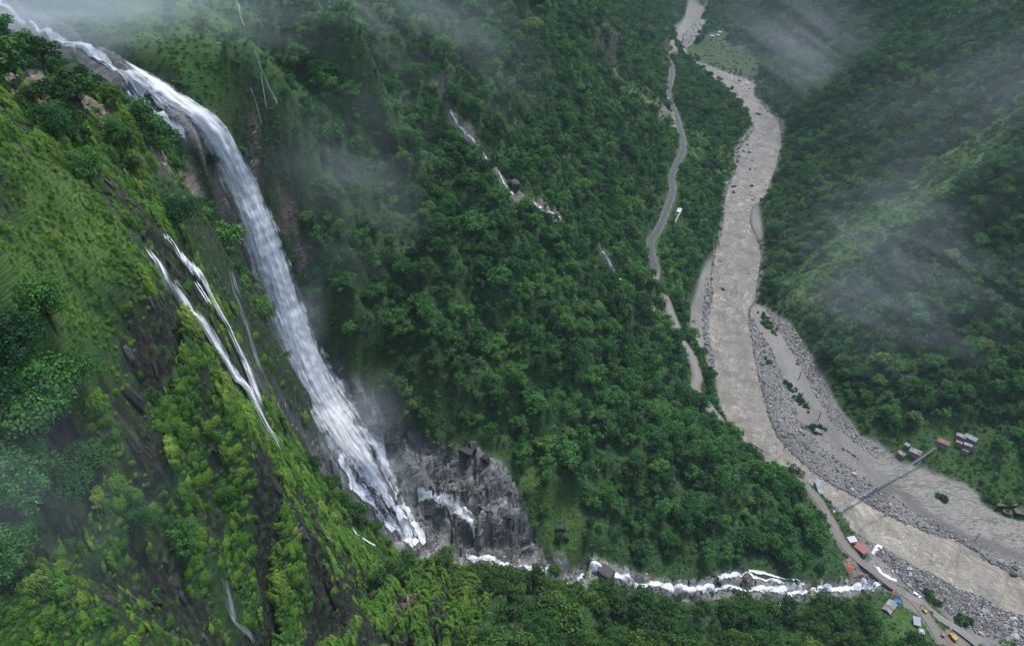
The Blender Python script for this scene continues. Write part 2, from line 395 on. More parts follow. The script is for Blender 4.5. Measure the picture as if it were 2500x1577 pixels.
PLATEAU = [(0,350),(60,352),(120,372),(200,430),(240,495),(330,548),(340,600),(335,700),(300,770),(250,860),(230,960),(180,1000),(120,900),(60,820),(0,800)]
GRASS_POLYS = [PLATEAU,[(120,0),(560,0),(600,120),(598,290),(540,330),(500,285),(420,225),(350,165),(210,100)],
    [(1600,285),(1640,290),(1690,330),(1715,375),(1712,430),(1680,425),(1640,400),(1612,380)],
    [(1545,560),(1560,540),(1585,560),(1590,640),(1620,690),(1640,770),(1600,760),(1580,700),(1552,660),(1545,610)],
    [(1870,705),(1850,660),(1960,580),(2050,490),(2150,430),(2250,370),(2330,300),(2350,330),(2240,420),(2120,520),(2010,620),(1930,690)],
    [(860,880),(960,960),(1080,1030),(1200,1060),(1330,1190),(1460,1345),(1340,1330),(1270,1220),(1220,1120),(1120,1030),(1000,1000),(900,930)],
    [(2050,1010),(2120,985),(2240,985),(2330,1030),(2400,1110),(2408,1180),(2320,1160),(2210,1095),(2120,1065)],
    [(1000,1400),(1040,1420),(1110,1470),(1200,1519),(980,1519),(960,1440)],[(2060,1410),(2130,1420),(2200,1500),(2160,1519),(2100,1480)],
    [(820,1480),(900,1440),(960,1480),(960,1519),(820,1519)],[(1440,170),(1560,240),(1590,300),(1570,330),(1500,240),(1430,185)]]
FIELD_POLYS = [[(1612,108),(1650,95),(1700,90),(1760,110),(1790,150),(1780,180),(1720,168),(1660,145),(1625,128)]]
m_rock = cover(ROCK_POLYS, 2.0, 4.0)
m_tan = cover(TAN_POLYS, 1.5, 2.0, 6, 3)
m_scree = cover(SCREE_POLYS, 1.5, 3.0, 6, 8)
GULLY_LINE = [[(1050,245),(1062,268),(1076,292),(1110,326),(1140,366),(1166,398),(1190,440),(1210,465),(1236,462),(1250,474),(1285,503),(1325,518)],[(1412,588),(1428,612),(1440,632),(1458,658),(1480,682),(1500,702),(1530,722),(1562,750)],[(1446,165),(1480,200),(1520,232),(1560,258),(1590,275)]]
for gl_ in GULLY_LINE: m_scree = np.maximum(m_scree, sstep(5.5, 1.0, seg_dist(GX, GY, area(gl_), 40.0)[0] + 4.0 * fbm2(GX / 7, GY / 7, 3)) * 0.6)
m_dark = cover(DARK_POLYS, 1.2, 2.2, 6, 11)
m_grass = np.maximum(cover(GRASS_POLYS[1:], 14.0, 26.0, 22, 5) * 0.8 * np.clip(0.75 + 0.8 * fbm2(GX / 13, GY / 13, 3), 0.2, 1), np.maximum(cover(GRASS_POLYS[:1], 4.0, 6.0, 12, 5), cover([[(1850,720),(1835,655),(1950,560),(2045,465),(2150,405),(2250,345),(2345,270),(2375,320),(2260,420),(2140,530),(2020,640),(1930,710)]], 9.0, 14.0, 20, 15) * np.clip(0.9 + 0.7 * fbm2(GX / 30, GY / 12, 3), 0.2, 1)))
m_field = cover(FIELD_POLYS, 3.0, 4.0, 16, 6)
m_plateau = cover([PLATEAU], 3.0, 4.0, 9, 2)
water_line = np.minimum(d_fal - 9 - 4 * (1 - lip), d_crk - 6)
m_rock = np.maximum(m_rock, sstep(3, -1, water_line + 2.5 * fbm2(GX / 5, GY / 5, 3)))
# the near wall: bare dark rock in the vertical furrows between hanging grass
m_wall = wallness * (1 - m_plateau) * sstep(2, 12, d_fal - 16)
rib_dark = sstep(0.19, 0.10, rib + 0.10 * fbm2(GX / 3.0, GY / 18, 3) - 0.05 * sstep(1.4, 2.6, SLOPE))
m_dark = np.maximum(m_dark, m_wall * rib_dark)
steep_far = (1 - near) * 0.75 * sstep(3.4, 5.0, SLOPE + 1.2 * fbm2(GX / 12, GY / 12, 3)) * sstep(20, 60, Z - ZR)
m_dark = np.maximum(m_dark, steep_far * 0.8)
# rock stands out in slabs and blocks
rock_any = np.maximum.reduce([m_rock, m_tan, m_dark * (1 - near)])
calm = sstep(1, 6, np.minimum.reduce([d_low - 3, d_mid - 3, d_up - 3, np.where(d_flat > 0, d_flat, 0)]))
rk_i = np.nonzero((rock_any > 0.02) | (m_scree > 0.02) | (m_dark > 0.05))
CELL = np.zeros(Z.shape)
def slabs_at(x, y, amp, seed):
    h, ox, oy, ed = worley(x, y, seed)
    r1 = _gx[h]; r2 = _gy[(h * 7 + 13) & 4095]; r3 = _gx[(h * 5 + 101) & 4095]
    return amp * (r1 + 1.2 * r2 * ox + 1.2 * r3 * oy) - amp * 0.9 * sstep(0.10, 0.0, ed), r2
kx, ky = cc[rk_i] + 2 * noise2(cc[rk_i] / 9, al[rk_i] / 9), al[rk_i]
d1, c1_ = slabs_at(kx / 9.5, ky / 16, 3.2, 3); d2, c2_ = slabs_at(kx / 3.6, ky / 6.0, 1.25, 11); d3, c3_ = slabs_at(GX[rk_i] / 2.4, GY[rk_i] / 2.4, 0.8, 23)
Z[rk_i] += (calm * rock_any)[rk_i] * (d1 + d2) + (calm * m_scree)[rk_i] * d3 + (m_dark * near)[rk_i] * d2 * 0.8
CELL[rk_i] = 0.5 + 0.22 * c1_ + 0.2 * c2_ + 0.08 * c3_
_dzr = np.gradient(Z, axis=0); _dza = np.gradient(Z, axis=1)
_sl_r = _dzr / (_rr * (lr[1] - lr[0])); _sl_a = _dza / (_rr * (ang[1] - ang[0]))
DZX = _sl_r * _sn + _sl_a * _cs; DZY = _sl_r * _cs - _sl_a * _sn
SLOPE = np.hypot(_sl_r, _sl_a)
m_gravel = np.maximum(sstep(1.0, -1.5, sd_bar), sstep(4.0, 0.0, sd_riv + 1.5 * fbm2(GX / 8, GY / 8, 2)))
m_road = np.maximum.reduce([sstep(4.6, 3.2, d_low + 0.8 * fbm2(GX / 4, GY / 4, 2)), sstep(5.5, 3.6, d_mid + fbm2(GX / 5, GY / 5, 2)), sstep(4.4, 3.2, d_up), sstep(6, 4, d_far)])
m_road = np.maximum(m_road, cover([[(1985,1318),(2010,1310),(2065,1350),(2080,1372),(2040,1385),(2000,1368)],[(2215,1480),(2260,1470),(2300,1505),(2260,1530),(2215,1519)],
                                   [(2120,1400),(2150,1412),(2170,1440),(2150,1440),(2125,1425)]], 1.0, 1.5, 4, 9))

# ------------------------------------------------------------------ helpers for objects and materials
def tag(o, label=None, cat=None, group=None, kind=None):
    if label: o['label'] = label
    if cat: o['category'] = cat
    if group: o['group'] = group
    if kind: o['kind'] = kind
    return o
def link(name, me, parent=None, mat=None):
    o = bpy.data.objects.new(name, me)
    if mat is not None and me is not None:
        me.materials.clear(); me.materials.append(mat)
    COL.objects.link(o)
    if parent is not None: o.parent = parent
    return o
def empty(name, loc=(0, 0, 0), rz=0.0):
    o = bpy.data.objects.new(name, None); COL.objects.link(o)
    o.location = loc; o.rotation_euler = (0, 0, rz); o.empty_display_size = 0.3
    return o
def mesh_np(name, co, faces, smooth=False):
    me = bpy.data.meshes.new(name)
    co = np.asarray(co, np.float32); faces = np.asarray(faces, np.int32)
    k = faces.shape[1]
    me.vertices.add(len(co)); me.vertices.foreach_set('co', co.ravel())
    me.loops.add(faces.size); me.loops.foreach_set('vertex_index', faces.ravel())
    me.polygons.add(len(faces)); me.polygons.foreach_set('loop_start', np.arange(len(faces), dtype=np.int32) * k)
    me.polygons.foreach_set('loop_total', np.full(len(faces), k, np.int32))
    me.polygons.foreach_set('use_smooth', np.full(len(faces), smooth, bool))
    me.update(calc_edges=True)
    return me
def set_attr(me, name, arr, typ='FLOAT', dom='POINT'):
    a = me.attributes.new(name, typ, dom)
    key = {'FLOAT': 'value', 'INT': 'value', 'FLOAT_VECTOR': 'vector', 'FLOAT_COLOR': 'color'}[typ]
    a.data.foreach_set(key, np.ascontiguousarray(arr, np.int32 if typ == 'INT' else np.float32).ravel())
class NT:
    """small node-tree writer"""
    def __init__(s, name):
        s.m = bpy.data.materials.new(name); s.m.use_nodes = True; s.t = s.m.node_tree; s.t.nodes.clear()
        s.out = s.t.nodes.new('ShaderNodeOutputMaterial')
    def n(s, typ, **kw):
        nd = s.t.nodes.new('ShaderNode' + typ)
        ins = kw.pop('ins', {})
        for k, v in kw.items(): setattr(nd, k, v)
        for k, v in ins.items(): s.put(nd.inputs[k], v)
        return nd
    def put(s, sock, v):
        if isinstance(v, bpy.types.NodeSocket): s.t.links.new(v, sock)
        elif isinstance(v, bpy.types.Node): s.t.links.new(v.outputs[0], sock)
        else:
            if hasattr(sock, 'default_value'):
                dv = sock.default_value
                if hasattr(dv, '__len__') and not hasattr(v, '__len__'): v = (v,) * len(dv)
                elif hasattr(dv, '__len__') and len(dv) == 4 and len(v) == 3: v = (*v, 1)
                sock.default_value = v
    def attr(s, name, typ='GEOMETRY'): return s.n('Attribute', attribute_name=name, attribute_type=typ)
    def math(s, op, a, b=0.0, c=None, clamp=False):
        nd = s.n('Math', operation=op, use_clamp=clamp); s.put(nd.inputs[0], a); s.put(nd.inputs[1], b)
        if c is not None: s.put(nd.inputs[2], c)
        return nd.outputs[0]
    def mix(s, f, a, b, blend='MIX'):
        nd = s.n('MixRGB', blend_type=blend); s.put(nd.inputs[0], f); s.put(nd.inputs[1], a); s.put(nd.inputs[2], b)
        return nd.outputs[0]
    def noise(s, vec, scale, detail=4, rough=0.55, dist=0.0):
        return s.n('TexNoise', ins={'Vector': vec, 'Scale': scale, 'Detail': detail, 'Roughness': rough, 'Distortion': dist})
    def ramp(s, f, stops, interp='LINEAR'):
        nd = s.n('ValToRGB'); cr = nd.color_ramp; cr.interpolation = interp
        while len(cr.elements) < len(stops): cr.elements.new(0.5)
        for e, (p, c) in zip(cr.elements, stops):
            e.position = p; e.color = (c, c, c, 1) if not hasattr(c, '__len__') else (*c, 1)
        s.put(nd.inputs[0], f)
        return nd.outputs[0]
    def mapr(s, v, a, b, c=0.0, d=1.0):
        return s.n('MapRange', ins={0: v, 1: a, 2: b, 3: c, 4: d}).outputs[0]
    def bsdf(s, col, rough=0.8, normal=None, spec=0.3, **kw):
        b = s.n('BsdfPrincipled'); s.put(b.inputs['Base Color'], col); s.put(b.inputs['Roughness'], rough); s.put(b.inputs['Specular IOR Level'], spec)
        if normal is not None: s.put(b.inputs['Normal'], normal)
        for k, v in kw.items(): s.put(b.inputs[k.replace('_', ' ')], v)
        return b
    def bump(s, h, strength=0.5, dist=0.3): return s.n('Bump', ins={'Strength': strength, 'Distance': dist, 'Height': h}).outputs[0]
    def done(s, shader):
        s.t.links.new(shader.outputs[0] if isinstance(shader, bpy.types.Node) else shader, s.out.inputs['Surface'])
        return s.m
    def pos(s): return s.n('NewGeometry').outputs['Position']
    def scaled(s, vec, sc): return s.n('Mapping', ins={'Vector': vec, 'Scale': sc}).outputs[0]

def plain(name, col, rough=0.7, var=0.15, scale=2.0, spec=0.3, metal=0.0):
    t = NT(name); p = t.n('TexCoord').outputs['Object']
    nz = t.noise(p, scale, 5)
    c = t.mix(t.mapr(nz.outputs[0], 0.3, 0.7), tuple(x * (1 - var) for x in col), tuple(min(1, x * (1 + var)) for x in col))
    return t.done(t.bsdf(c, rough, None, spec, Metallic=metal))

# ------------------------------------------------------------------ ground
def ground_material():
    t = NT('ground'); P = t.pos()
    c1 = t.attr('cover').outputs['Color']; s1 = t.n('SeparateColor', ins={0: c1})
    c2 = t.attr('cover2').outputs['Color']; s2 = t.n('SeparateColor', ins={0: c2})
    rock, grav, grass = s1.outputs[0], s1.outputs[1], s1.outputs[2]
    dark, road, tan = s2.outputs[0], s2.outputs[1], s2.outputs[2]
    field = t.attr('field').outputs['Fac']
    nA = t.noise(P, 0.05, 2).outputs[0]; nB = t.noise(P, 0.35, 4, 0.65).outputs[0]; nC = t.noise(P, 1.5, 4, 0.75).outputs[0]
    under = t.mix(t.mapr(nB, 0.35, 0.68), (0.014, 0.040, 0.012), (0.040, 0.092, 0.022))
    gr = t.mix(t.mapr(nA, 0.35, 0.65), (0.050, 0.130, 0.022), (0.100, 0.185, 0.032))
    gr = t.mix(t.mapr(nC, 0.4, 0.75), gr, (0.03, 0.065, 0.018))
    col = t.mix(grass, under, gr)
    fl = t.mix(t.mapr(t.n('TexWave', ins={'Vector': P, 'Scale': 0.035, 'Distortion': 5.0, 'Detail': 2.0}).outputs[0], 0.2, 0.8), (0.030, 0.066, 0.022), (0.045, 0.075, 0.028))
    col = t.mix(field, col, fl)
    # layered grey gneiss: bands along the dip with cracks
    dip = t.n('Mapping', ins={'Vector': P, 'Rotation': (0.5, 0.75, 0.35), 'Scale': (0.9, 0.22, 2.2)}).outputs[0]
    band = t.noise(dip, 0.45, 5, 0.7, 0.8).outputs[0]
    cel = t.attr('cell').outputs['Fac']
    rk = t.ramp(band, [(0.25, (0.05, 0.052, 0.053)), (0.5, (0.135, 0.137, 0.135)), (0.75, (0.26, 0.255, 0.245))])
    rk = t.mix(1.0, rk, t.ramp(cel, [(0.15, 0.6), (0.85, 1.8)]), 'MULTIPLY')
    rk = t.mix(t.mapr(t.math('ABSOLUTE', t.math('SUBTRACT', band, 0.47)), 0.0, 0.018, 0.8, 0.0), rk, (0.018, 0.018, 0.018))
    rk = t.mix(t.mapr(nA, 0.55, 0.7, 0, 0.3), rk, (0.14, 0.11, 0.085))
    mossf = t.math('MULTIPLY', t.mapr(nB, 0.56, 0.66), 0.6)
    rk = t.mix(mossf, rk, (0.035, 0.06, 0.02))
    col = t.mix(rock, col, rk)
    strk = t.noise(t.scaled(P, (0.55, 0.55, 0.2)), 1.0, 6, 0.7, 0.6).outputs[0]
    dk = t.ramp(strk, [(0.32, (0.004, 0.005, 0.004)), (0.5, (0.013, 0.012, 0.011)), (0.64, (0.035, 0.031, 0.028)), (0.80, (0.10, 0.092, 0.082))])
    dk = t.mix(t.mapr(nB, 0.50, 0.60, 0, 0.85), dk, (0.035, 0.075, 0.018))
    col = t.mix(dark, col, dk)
    tn = t.ramp(band, [(0.25, (0.07, 0.05, 0.035)), (0.5, (0.22, 0.165, 0.115)), (0.8, (0.36, 0.30, 0.23))])
    tn = t.mix(t.mapr(t.math('ABSOLUTE', t.math('SUBTRACT', band, 0.45)), 0.0, 0.02, 0.8, 0.0), tn, (0.03, 0.025, 0.02))
    col = t.mix(tan, col, tn)
    gs = nC; gl = t.noise(t.scaled(P, (1, 0.35, 1)), 0.06, 4).outputs[0]
    peb = t.n('TexVoronoi', ins={'Vector': P, 'Scale': 1.1})
    gv = t.mix(t.mapr(gl, 0.38, 0.62), (0.195, 0.187, 0.168), (0.28, 0.268, 0.24))
    gv = t.mix(t.mapr(gs, 0.35, 0.7), t.mix(0.5, gv, (0.06, 0.06, 0.06)), gv)
    gv = t.mix(t.math('MULTIPLY', t.math('SUBTRACT', 1.0, t.mapr(peb.outputs['Distance'], 0.05, 0.32)), t.mapr(peb.outputs['Color'], 0.55, 0.95)), gv, (0.42, 0.42, 0.41))
    silt = t.attr('silt').outputs['Fac']
    flow = t.noise(t.n('Mapping', ins={'Vector': P, 'Rotation': (0, 0, 0.75), 'Scale': (0.07, 0.32, 1)}).outputs[0], 0.9, 4, 0.65, 1.6).outputs[0]
    sv = t.ramp(flow, [(0.34, (0.09, 0.092, 0.072)), (0.46, (0.155, 0.15, 0.125)), (0.52, (0.32, 0.31, 0.275)), (0.58, (0.15, 0.144, 0.12)), (0.74, (0.095, 0.098, 0.078))])
    gv = t.mix(silt, gv, sv)
    wet = t.attr('wet').outputs['Fac']
    gv = t.mix(t.math('MULTIPLY', wet, 0.75), gv, (0.045, 0.045, 0.042))
    col = t.mix(grav, col, gv)
    rd = t.mix(t.mapr(gs, 0.3, 0.7), (0.13, 0.115, 0.095), (0.235, 0.21, 0.175))
    rd = t.mix(t.mapr(nA, 0.5, 0.66), rd, (0.17, 0.125, 0.095))
    col = t.mix(road, col, rd)
    h = t.math('ADD', t.math('MULTIPLY', t.mix(dark, band, strk), 1.4), t.math('ADD', nB, t.math('MULTIPLY', nC, 0.4)))
    rough = t.mapr(rock, 0, 1, 0.9, 0.42)
    return t.done(t.bsdf(col, rough, t.bump(h, 0.9, 0.8), 0.35))
idx = np.arange(NR * NA).reshape(NR, NA)
gf = np.stack([idx[:-1, :-1], idx[1:, :-1], idx[1:, 1:], idx[:-1, 1:]], -1).reshape(-1, 4)[:, ::-1]
gme = mesh_np('mountain_ground', np.stack([GX, GY, Z], -1).reshape(-1, 3), gf, True)
one = np.ones_like(Z)
set_attr(gme, 'cover', np.stack([np.maximum(m_rock, m_scree * 0.6), m_gravel, m_grass, one], -1), 'FLOAT_COLOR')
set_attr(gme, 'cover2', np.stack([m_dark, m_road, np.maximum(m_tan, m_scree * 0.8), one], -1), 'FLOAT_COLOR')
set_attr(gme, 'field', m_field); set_attr(gme, 'cell', CELL)
silt_poly = [Pr(*p, 1.5) for p in [(2030,1030),(2065,1037),(2118,1081),(2163,1092),(2266,1133),(2298,1154),(2312,1179),(2408,1222),(2600,1300),(2600,1400),(2408,1310),(2300,1262),(2200,1215),(2120,1160),(2060,1100)]]
m_silt = sstep(6, -6, poly_sd(GX, GY, silt_poly) + 6 * fbm2(GX / 14, GY / 14, 3))
silt2 = [Pr(*p, 1.5) for p in [(1930,1010),(1990,1060),(2060,1130),(2050,1160),(1990,1120),(1940,1060)]]
m_silt = np.maximum(m_silt, 0.7 * sstep(5, -5, poly_sd(GX, GY, silt2) + 5 * fbm2(GX / 12, GY / 12, 3)))
gully = smooth_line([Pr(*p, 1.5) for p in [(2045,1175),(2090,1150),(2108,1145),(2160,1195),(2200,1225),(2245,1248),(2290,1268),(2408,1310),(2600,1380)]])
d_gul = seg_dist(GX, GY, gully)[0]
m_wet = np.maximum(sstep(3.2, 0.3, sd_riv + 1.2 * fbm2(GX / 3, GY / 3, 2)) * sstep(-2, 0, -sd_bar), 0.55 * sstep(6.5, 2.5, d_gul + 3 * fbm2(GX / 6, GY / 6, 3)))
set_attr(gme, 'silt', m_silt * 0.8); set_attr(gme, 'wet', m_wet)
ground = tag(link('mountain_ground', gme, None, ground_material()), 'steep green mountain valley ground with cliffs and gravel bars', None, None, 'structure')
# ------------------------------------------------------------------ river
def river_material():
    t = NT('silty_river'); P = t.pos()
    along = t.attr('flow').outputs['Vector']
    base = t.noise(t.scaled(along, (0.05, 0.012, 1)), 1.0, 4).outputs[0]
    col = t.mix(t.mapr(base, 0.35, 0.65), (0.125, 0.107, 0.078), (0.175, 0.152, 0.116))
    r1 = t.noise(t.scaled(along, (0.085, 0.045, 1)), 1.0, 5, 0.6, 2.2).outputs[0]
    thin = t.math('ABSOLUTE', t.math('SUBTRACT', r1, 0.5))
    zone = t.noise(t.scaled(along, (0.045, 0.022, 1)), 1.0, 3, 0.5, 0.6).outputs[0]
    rapid = t.attr('rapid').outputs['Fac']
    zf = t.math('ADD', t.mapr(zone, 0.38, 0.60), rapid, clamp=True)
    foam = t.math('MULTIPLY', t.mapr(thin, 0.05, 0.006), zf)
    f2 = t.math('MULTIPLY', t.mapr(t.noise(t.scaled(along, (0.17, 0.08, 1)), 1.0, 6, 0.75).outputs[0], 0.54, 0.68), t.math('MULTIPLY', zf, 0.7))
    foam = t.math('MAXIMUM', foam, f2)
    col = t.mix(t.math('MULTIPLY', foam, 0.6), col, (0.44, 0.405, 0.34))
    col = t.mix(t.mapr(t.noise(t.scaled(along, (0.07, 0.06, 1)), 1.0, 4, 0.62).outputs[0], 0.46, 0.64, 0, 0.6), col, (0.075, 0.068, 0.054))
    h = t.math('ADD', r1, t.math('MULTIPLY', foam, 0.3))
    return t.done(t.bsdf(col, 0.38, t.bump(h, 0.5, 1.6), 0.4))
centre = [tuple(0.5 * (np.array(a) + np.array(b))) for a, b in zip(bank_l, bank_r)]
cl = smooth_line([bank_l[i] for i in range(0, len(bank_l), 1)], 2)
need = sd_riv < 7.0
fm = (need[:-1, :-1] | need[1:, :-1] | need[1:, 1:] | need[:-1, 1:]).ravel()
rf = gf[fm]
used, inv = np.unique(rf, return_inverse=True)
rx, ry = GX.ravel()[used], GY.ravel()[used]
dL, _, sL = seg_dist(rx, ry, cl, 160.0)
rapid = np.zeros(rx.shape)
for (u, v, w) in [(1745,330,60),(1760,440,50),(1740,470,40),(1722,700,45),(1990,1200,22),(1960,1190,18),(1900,1130,16),(1700,170,60),(1790,240,45),(1625,60,60),(2150,1290,14),(2190,1310,12),(1840,1070,18)]:
    c = Pr(u, v); rapid = np.maximum(rapid, np.exp(-((rx - c[0]) ** 2 + (ry - c[1]) ** 2) / w ** 2))
rz = zriver(ry) + 0.3 * fbm2(rx / 7, ry / 7, 2) + 0.9 * rapid * fbm2(rx / 5, ry / 5, 2)
rme = mesh_np('river', np.stack([rx, ry, rz], -1), inv.reshape(rf.shape), True)
set_attr(rme, 'flow', np.stack([np.minimum(dL, 200), sL, 0 * sL], -1), 'FLOAT_VECTOR'); set_attr(rme, 'rapid', rapid)
tag(link('river', rme, None, river_material()), 'silty grey brown river winding along the valley floor', None, None, 'structure')

# ------------------------------------------------------------------ white water
def white_material(name, lo, hi, col=(0.72, 0.78, 0.84), sx=1.1, sy=0.06, edge=0.75, top=1.0, detail=6):
    t = NT(name)
    uv = t.attr('uvm').outputs['Vector']; lat = t.attr('lat').outputs['Fac']
    n1 = t.noise(t.scaled(uv, (sx, sy, 1)), 1.0, detail, 0.62, 0.3).outputs[0]
    n2 = t.noise(t.scaled(uv, (sx * 0.25, sy * 2.2, 1)), 1.0, 4, 0.6, 0.6).outputs[0]
    n = t.math('ADD', t.math('MULTIPLY', n1, 0.65), t.math('MULTIPLY', n2, 0.35))
    n3 = t.noise(t.scaled(uv, (0.05, 0.11, 1)), 1.0, 4, 0.6).outputs[0]
    e = t.mapr(t.math('ADD', t.math('ABSOLUTE', lat), t.math('MULTIPLY', t.math('SUBTRACT', n3, 0.5), 0.9)), edge - 0.45, 1.02, 0.0, 0.34)
    fd = t.attr('fade').outputs['Fac']
    a = t.math('MULTIPLY', t.math('MULTIPLY', t.mapr(t.math('SUBTRACT', t.math('SUBTRACT', n, e), t.mapr(fd, 0, 1, 0.3, 0.0)), lo, hi), top), t.mapr(fd, 0.0, 0.35))
    c = t.mix(t.mapr(n1, 0.4, 0.65), tuple(x * 0.62 for x in col), col)
    bs = t.bsdf(c, 0.75, t.bump(n, 0.5, 0.6), 0.2)
    tr = t.n('BsdfTransparent')
    mx = t.n('MixShader'); t.put(mx.inputs[0], a); t.t.links.new(tr.outputs[0], mx.inputs[1]); t.t.links.new(bs.outputs[0], mx.inputs[2])
    return t.done(mx)
M_VEIL = white_material('water_veil', 0.26, 0.50, (0.95, 0.97, 0.98), 0.55, 0.04, 0.62, 0.9, 8)
M_CORD = white_material('water_cords', 0.44, 0.66, (0.92, 0.95, 0.97), 1.2, 0.16, 0.55, 0.8, 8)
M_FOAM = white_material('water_foam', 0.40, 0.56, (0.84, 0.88, 0.91), 0.8, 0.30, 0.62, 0.95, 8)
M_THIN = white_material('water_thin', 0.40, 0.66, (0.70, 0.76, 0.82), 1.4, 0.10, 0.6, 0.4)
M_TWIN = white_material('twin_water', 0.31, 0.54, (0.95, 0.97, 0.98), 1.0, 0.09, 0.6, 0.85, 8)
M_RAPID = white_material('rapid_water', 0.31, 0.47, (0.88, 0.91, 0.94), 0.7, 0.16, 0.7, 1.0, 8)
def path_frames(path, widths, mode, lift):
    """centre, lateral direction, outward normal and half-width along a water course"""
    p = np.array(path); n = len(p)
    tan = np.gradient(p, axis=0); pl = tan[:, :2].copy()
    h = 3 if mode else min(45, len(p) // 2 - 1)
    k = np.ones(2 * h + 1) / (2 * h + 1)
    for c in (0, 1): pl[:, c] = np.convolve(np.pad(pl[:, c], h, 'edge'), k, 'valid')
    pl /= np.linalg.norm(pl, axis=1, keepdims=True) + 1e-9
    latd = np.stack([-pl[:, 1], pl[:, 0], 0 * pl[:, 0]], -1)
    if not mode:
        bl_ = sstep(301, 311, p[:, 2])[:, None]; sg = np.sign((latd * np.array([0.74, 0.67, 0])).sum(1, keepdims=True)); latd = latd * sg * bl_ + np.array([0.74, 0.67, 0.0]) * (1 - bl_); latd /= np.linalg.norm(latd, axis=1, keepdims=True)
    tan /= np.linalg.norm(tan, axis=1, keepdims=True) + 1e-9
    nor = np.cross(tan, latd); nor *= np.where((nor @ np.array([0.5, -0.6, 0.6]))[:, None] < 0, -1, 1)
    s = np.r_[0, np.cumsum(np.linalg.norm(np.diff(p, axis=0), axis=1))]
    return p, latd, nor, s, np.array(widths, float)
def sheet(path, widths, lift=1.0, m=14, drape=True, seed=0, wob=0.3, bulge=0.0, fade=None):
    p, latd, nor, s, w = path_frames(path, widths, drape, lift)
    lat = np.linspace(-1, 1, m + 1)
    pos = p[:, None, :] + latd[:, None, :] * (lat[None, :, None] * w[:, None, None])
    if drape:
        z = H(pos[..., 0], pos[..., 1]); N = normal_at(pos[..., 0], pos[..., 1])
        pos[..., 2] = z
        pos = pos + N * lift
    else:
        pos = pos + nor[:, None, :] * (lift + bulge * (1 - lat[None, :, None] ** 2))
    pos = pos + (nor if not drape else N.mean(axis=1))[:, None, :] * (wob * fbm2(pos[..., 0] / 2.5 + seed, pos[..., 2] / 5, 3))[..., None]
    n = len(p); ix = np.arange(n * (m + 1)).reshape(n, m + 1)
    f = np.stack([ix[:-1, :-1], ix[:-1, 1:], ix[1:, 1:], ix[1:, :-1]], -1).reshape(-1, 4)
    uvm = np.stack([np.broadcast_to(lat[None, :] * w[:, None], (n, m + 1)) + seed * 13.7, np.broadcast_to(s[:, None], (n, m + 1)), np.full((n, m + 1), seed)], -1)
    return pos.reshape(-1, 3), f, uvm.reshape(-1, 3), np.broadcast_to(lat[None, :], (n, m + 1)).ravel(), np.broadcast_to((np.ones(n) if fade is None else fade)[:, None], (n, m + 1)).ravel()
def build_sheets(name, parts, mat, parent=None):
    co, fs, uv, la, fa_ = [], [], [], [], []; o = 0
    for c, f, u, l, fd in parts:
        co.append(c); fs.append(f + o); uv.append(u); la.append(l); fa_.append(fd); o += len(c)
    me = mesh_np(name, np.concatenate(co), np.concatenate(fs), True)
    set_attr(me, 'uvm', np.concatenate(uv), 'FLOAT_VECTOR'); set_attr(me, 'lat', np.concatenate(la)); set_attr(me, 'fade', np.concatenate(fa_))
    return link(name, me, parent, mat)
def resample(path, vals, step):
    p = np.array(path); s = np.r_[0, np.cumsum(np.linalg.norm(np.diff(p, axis=0), axis=1))]
    q = np.linspace(0, s[-1], max(3, int(s[-1] / step)))
    return np.stack([np.interp(q, s, p[:, i]) for i in range(3)], -1), np.interp(q, s, vals)
WATER_PATHS = []
def course(pts, step=1.6):
    """draped course from (u, v, half-width in picture units)"""
    w = [cast(u, v) for u, v, _ in pts]
    t = [project(*c)[2] for c in w]
    hw = [h * KD / FOC * tt * 1.15 for (_, _, h), tt in zip(pts, t)]
    sm = smooth_line([(*c, h) for c, h in zip(w, hw)], 6)
    WATER_PATHS.append(([q[:3] for q in sm], max(hw)))
    return resample([q[:3] for q in sm], [q[3] for q in sm], step)
FW = [6,7,10,15,18,25,29,33,32,31,32,36,39,40,41,43,49,60,60,48,38,30,22]
ft = [project(*Pz(*q))[2] for q in FALL]
fw4 = smooth_line([(w * KD / FOC * t * 1.2, 0, 0) for w, t in zip(FW, ft)], 4)
fp, fwid = resample(fall, [w[0] for w in fw4], 1.5)
fs_ = np.r_[0, np.cumsum(np.linalg.norm(np.diff(fp, axis=0), axis=1))]
i_lip = int(np.argmin(np.abs(fp[:, 2] - 303)))
i_foot = int(np.argmin(np.abs(fp[:, 2] - 118)))
falls = tag(empty('waterfall', tuple(fp[-1])), 'tall main waterfall plunging in one broad white veil down the gorge', 'waterfall', None, 'structure')
def at_home(o, root):
    o.location = (-root.location.x, -root.location.y, -root.location.z)
    return o
tf = np.clip((i_lip + 2 - np.arange(i_lip + 2)) / 14.0, 0, 1)
top = [sheet(fp[:i_lip + 2], fwid[:i_lip + 2] * 0.92, 0.9, 14, True, 1, 0.3, 0, tf), sheet(fp[:i_lip + 2], fwid[:i_lip + 2] * 0.72, 1.5, 12, True, 2, 0.3, 0, tf)]
side_branch = course([(300,215,5),(335,240,6),(375,272,8),(405,292,7),(432,310,5)])
top.append(sheet(*side_branch, 0.9, 6, True, 3))
at_home(build_sheets('rapids', top, M_RAPID, falls), falls)
k0 = i_lip - 26
_, LATD, NOR, _, _ = path_frames(fp[k0:], fwid[k0:], False, 0)
vf = np.clip((fp[k0:, 2] - 88) / 45, 0, 1) * np.clip(np.arange(len(fp) - k0) / 16.0, 0, 1)
veils = [sheet(fp[k0:], fwid[k0:] * sc, 2.0 + 1.1 * k, 22, False, 10 + k, 1.1, 1.2, vf) for k, sc in enumerate((1.08, 1.0, 0.92, 0.8))]
at_home(build_sheets('veil', veils, M_VEIL, falls), falls)
cords = []
